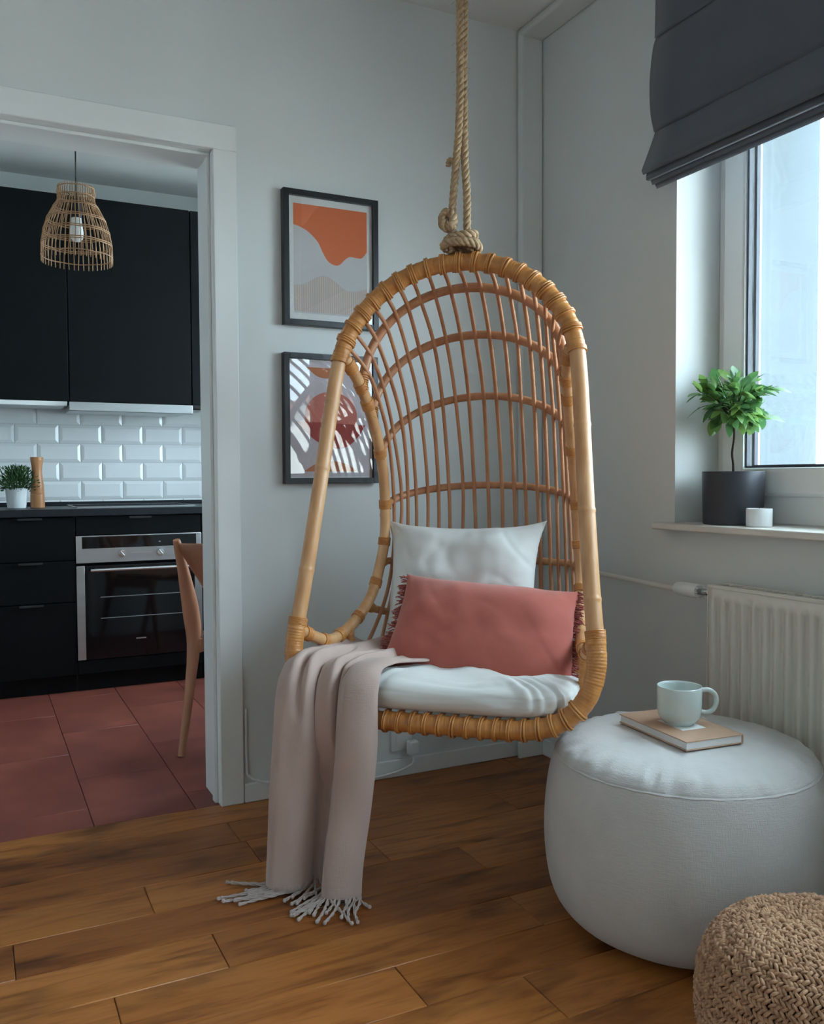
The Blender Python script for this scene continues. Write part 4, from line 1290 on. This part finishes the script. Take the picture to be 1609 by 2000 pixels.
def leaf_mesh():
    b = MB(); n = 7
    vs = []
    for i in range(n):
        t = i / (n - 1)
        w = 0.5 * 0.54 * math.sin(PI * min(1, t * 0.94 + 0.03)) ** 0.85
        z = -0.16 * t * t
        vs += [(t, -w, z + 0.05 * w * 2), (t, 0, z), (t, w, z + 0.05 * w * 2)]
    fs = []
    for i in range(n - 1):
        a = i * 3
        fs += [(a, a + 3, a + 4, a + 1), (a + 1, a + 4, a + 5, a + 2)]
    return b.add(vs, fs)
lf0 = leaf_mesh().build('leaf', MT['leaf'], tr, smooth=True, recalc=False)
first = True
RHX = 0.135
crown_c = Vector((0.0, 0.0, 0.350))
branches = []
for i in range(50):
    a = rl.uniform(0, 2 * PI); el = math.asin(rl.uniform(-0.92, 0.98))
    d = Vector((math.cos(a) * math.cos(el), math.sin(a) * math.cos(el), math.sin(el)))
    tip = crown_c + Vector((d.x * 0.122, d.y * 0.122, d.z * 0.098)) * rl.uniform(0.72, 1.05)
    base = Vector((0, 0, rl.uniform(0.275, 0.34)))
    mid = base.lerp(tip, 0.5) + Vector((0, 0, 0.012))
    P = crom([base, mid, tip], 4)
    MB().tube(P, lambda t: 0.0016 - 0.0009 * t, 5).build('twig', MT['bark'], tr, smooth=True, recalc=False)
    branches.append((P, d))
for P, d in branches:
    for k in range(rl.choice((5, 6, 7))):
        t = rl.uniform(0.35, 1.0)
        p = P[int(t * (len(P) - 1))]
        out = (d * 0.8 + Vector((rl.uniform(-1, 1), rl.uniform(-1, 1), rl.uniform(-.8, .7)))).normalized()
        q = out.to_track_quat('X', 'Z').to_euler()
        s = rl.uniform(0.034, 0.058)
        rot = (q.x + rl.uniform(-.7, .7), q.y, q.z)
        if first:
            lf0.location = p; lf0.rotation_euler = rot; lf0.scale = (s, s, s); first = False
        else:
            clone(lf0, tr, loc=p, rot=rot, scale=(s, s, s))

cup = thing('tealight_cup', 'small white round candle holder beside the dark pot', 'candle holder', (0.035, -0.993, 0.891))
MB().lathe([(0.0, 0.0), (0.0325, 0.0), (0.034, 0.002), (0.034, 0.048), (0.033, 0.050), (0.029, 0.050), (0.028, 0.047), (0.0, 0.046)], 40).build('holder', MT['wax'], cup, smooth=True, angle=0.6)
MB().tube([(0, 0, 0.045), (0.001, 0, 0.053)], 0.0008, 6).build('wick', MT['cord'], cup)

# roman blind: one cloth folded into soft layers
BY0, BY1 = -2.75, -0.672
bl = thing('roman_blind', 'dark slate grey roman blind gathered over the window', 'blind', (-0.05, (BY0 + BY1) / 2, 2.6))
def sheet(name, pts, y0=BY0, y1=BY1, th=0.003, n=24, wave=0.0025):
    P = resample(crom([(x, 0, z) for x, z in pts], 8), 0.012)
    cy = (BY0 + BY1) / 2
    def fn(i, j):
        y = lerp(y1, y0, i)
        p = P[int(round(j * (len(P) - 1)))]
        w = wave * noise.noise(Vector((y * 3.1, p.z * 6, 1.7)))
        return (p.x + 0.05 + w, y - cy, p.z - 2.6 + w * 0.8)
    o = MB().grid(n, len(P), fn).build(name, MT['blind'], bl, smooth=True, recalc=False)
    m = o.modifiers.new('thick', 'SOLIDIFY'); m.thickness = th; m.offset = 0
    return o
sheet('cloth_panel', [(-0.048, 2.602), (-0.053, 2.46), (-0.055, 2.318)])
sheet('cloth_panel', [(-0.045, 2.330), (-0.062, 2.285), (-0.074, 2.19), (-0.070, 2.10), (-0.056, 2.046)])
sheet('cloth_fold', [(-0.046, 2.060), (-0.064, 2.015), (-0.092, 1.950), (-0.102, 1.926), (-0.096, 1.916), (-0.084, 1.926), (-0.066, 1.965)])
sheet('cloth_fold', [(-0.066, 1.970), (-0.076, 1.935), (-0.086, 1.910), (-0.081, 1.899), (-0.072, 1.908), (-0.056, 1.945)])
sheet('cloth_fold', [(-0.056, 1.950), (-0.064, 1.920), (-0.0665, 1.901), (-0.061, 1.892), (-0.054, 1.900), (-0.045, 1.935)])
sheet('cloth_fold', [(-0.045, 1.940), (-0.050, 1.905), (-0.050, 1.892), (-0.045, 1.884), (-0.040, 1.892), (-0.034, 1.93)])
boxes('head_rail', [((0.0, BY0 - (BY0 + BY1) / 2, -0.03), (0.05, BY1 - (BY0 + BY1) / 2, 0.002))], MT['trim'], bl)

# ================================================================== PICTURES
def picture(name, label, x0, x1, z0, z1):
    o = thing(name, label, 'picture', ((x0 + x1) / 2, 0, (z0 + z1) / 2), group='framed abstract prints on the wall')
    w, h = (x1 - x0) / 2, (z1 - z0) / 2
    f, d = 0.0185, 0.030
    bo = boxes('frame_bar', [((-w, -d, -h), (-w + f, -0.001, h))], MT['frame'], o, bevel=0.001)
    boxes('frame_bar', [((w - f, -d, -h), (w, -0.001, h))], MT['frame'], o, bevel=0.001)
    boxes('frame_bar', [((-w + f, -d, h - f), (w - f, -0.001, h))], MT['frame'], o, bevel=0.001)
    boxes('frame_bar', [((-w + f, -d, -h), (w - f, -0.001, -h + f))], MT['frame'], o, bevel=0.001)
    boxes('mat_board', [((-w + f, -0.016, -h + f), (w - f, -0.012, h - f))], MT['paper'], o)
    boxes('glass', [((-w + f, -0.0245, -h + f), (w - f, -0.0230, h - f))], MT['pglass'], o)
    return o, w - f, h - f
def flat(name, poly, m, parent, y):
    return MB().prism(poly, 'y', y, y - 0.0003).build(name, m, parent)
def wave_poly(pts, n=8): return [(p.x, p.y) for p in crom([(a, b, 0) for a, b in pts], n)]
px0, px1 = -0.988, -0.661
p1, w, h = picture('framed_print', 'black-framed print with orange shape above a striped hill', px0, px1, 1.518, 1.945)
iw, ih = w - 0.018, h - 0.022
def U(u, v): return (lerp(-iw, iw, u), lerp(ih, -ih, v))      # u right, v down, 0..1
pr = flat('print', [U(0, 0), U(1, 0), U(1, 1), U(0, 1)], MT['print_bg'], p1, -0.0161)
cur = [U(1, 0.375), U(0.93, 0.435), U(0.85, 0.440), U(0.76, 0.437), U(0.69, 0.470), U(0.62, 0.520), U(0.55, 0.530), U(0.46, 0.500), U(0.39, 0.425), U(0.32, 0.330), U(0.20, 0.250), U(0.09, 0.212), U(0.0, 0.195)]
flat('orange_shape', [U(0, 0.0), U(1, 0.0)] + wave_poly(cur), MT['orange'], pr, -0.0165)
hill = [(0.0, 0.745), (0.12, 0.735), (0.25, 0.680), (0.35, 0.645), (0.45, 0.645), (0.56, 0.685), (0.68, 0.745), (0.80, 0.760), (0.90, 0.745), (1.0, 0.720)]
hc = crom([(a, b, 0) for a, b in hill], 12)
def hill_v(u): return min(hc, key=lambda p: abs(p.x - u)).y
n = 34
for k in range(n):
    u = (k + 0.18) / n; v = (k + 0.80) / n
    flat('stripe', [U(u, hill_v(u)), U(v, hill_v(v)), U(v, 0.985), U(u, 0.985)], MT['beige'], pr, -0.0165)

p2, w, h = picture('framed_print', 'black-framed print with red bowl and rose disc', px0 - 0.003, px1 - 0.004, 1.012, 1.430)
iw, ih = w - 0.004, h - 0.004
pr = flat('print', [U(0, 0), U(1, 0), U(1, 1), U(0, 1)], MT['print_lilac'], p2, -0.0161)
def arc(cu, cv, ru, rv, a0, a1, n=40): return [U(cu + ru * math.cos(lerp(a0, a1, i / n)), cv - rv * math.sin(lerp(a0, a1, i / n))) for i in range(n + 1)]
flat('rose_disc', arc(0.50, 0.475, 0.325, 0.215, 0, 2 * PI)[:-1], MT['rose'], pr, -0.0165)
flat('bowl', [U(0.07, 0.520), U(0.93, 0.545)] + wave_poly([U(0.93, 0.545), U(0.83, 0.655), U(0.70, 0.735), U(0.56, 0.755), U(0.40, 0.725), U(0.24, 0.650), U(0.07, 0.520)])[1:-1], MT['brick'], pr, -0.0169)
flat('upper_shape', [U(0.20, 0.055), U(0.60, 0.055)] + wave_poly([U(0.60, 0.055), U(0.56, 0.11), U(0.44, 0.145), U(0.32, 0.125), U(0.20, 0.055)])[1:-1], MT['rust'], pr, -0.0165)
flat('lower_shape', [U(0.16, 0.955), U(0.82, 0.955)] + wave_poly([U(0.82, 0.955), U(0.70, 0.895), U(0.52, 0.865), U(0.32, 0.885), U(0.16, 0.955)])[1:-1], MT['rust'], pr, -0.0165)
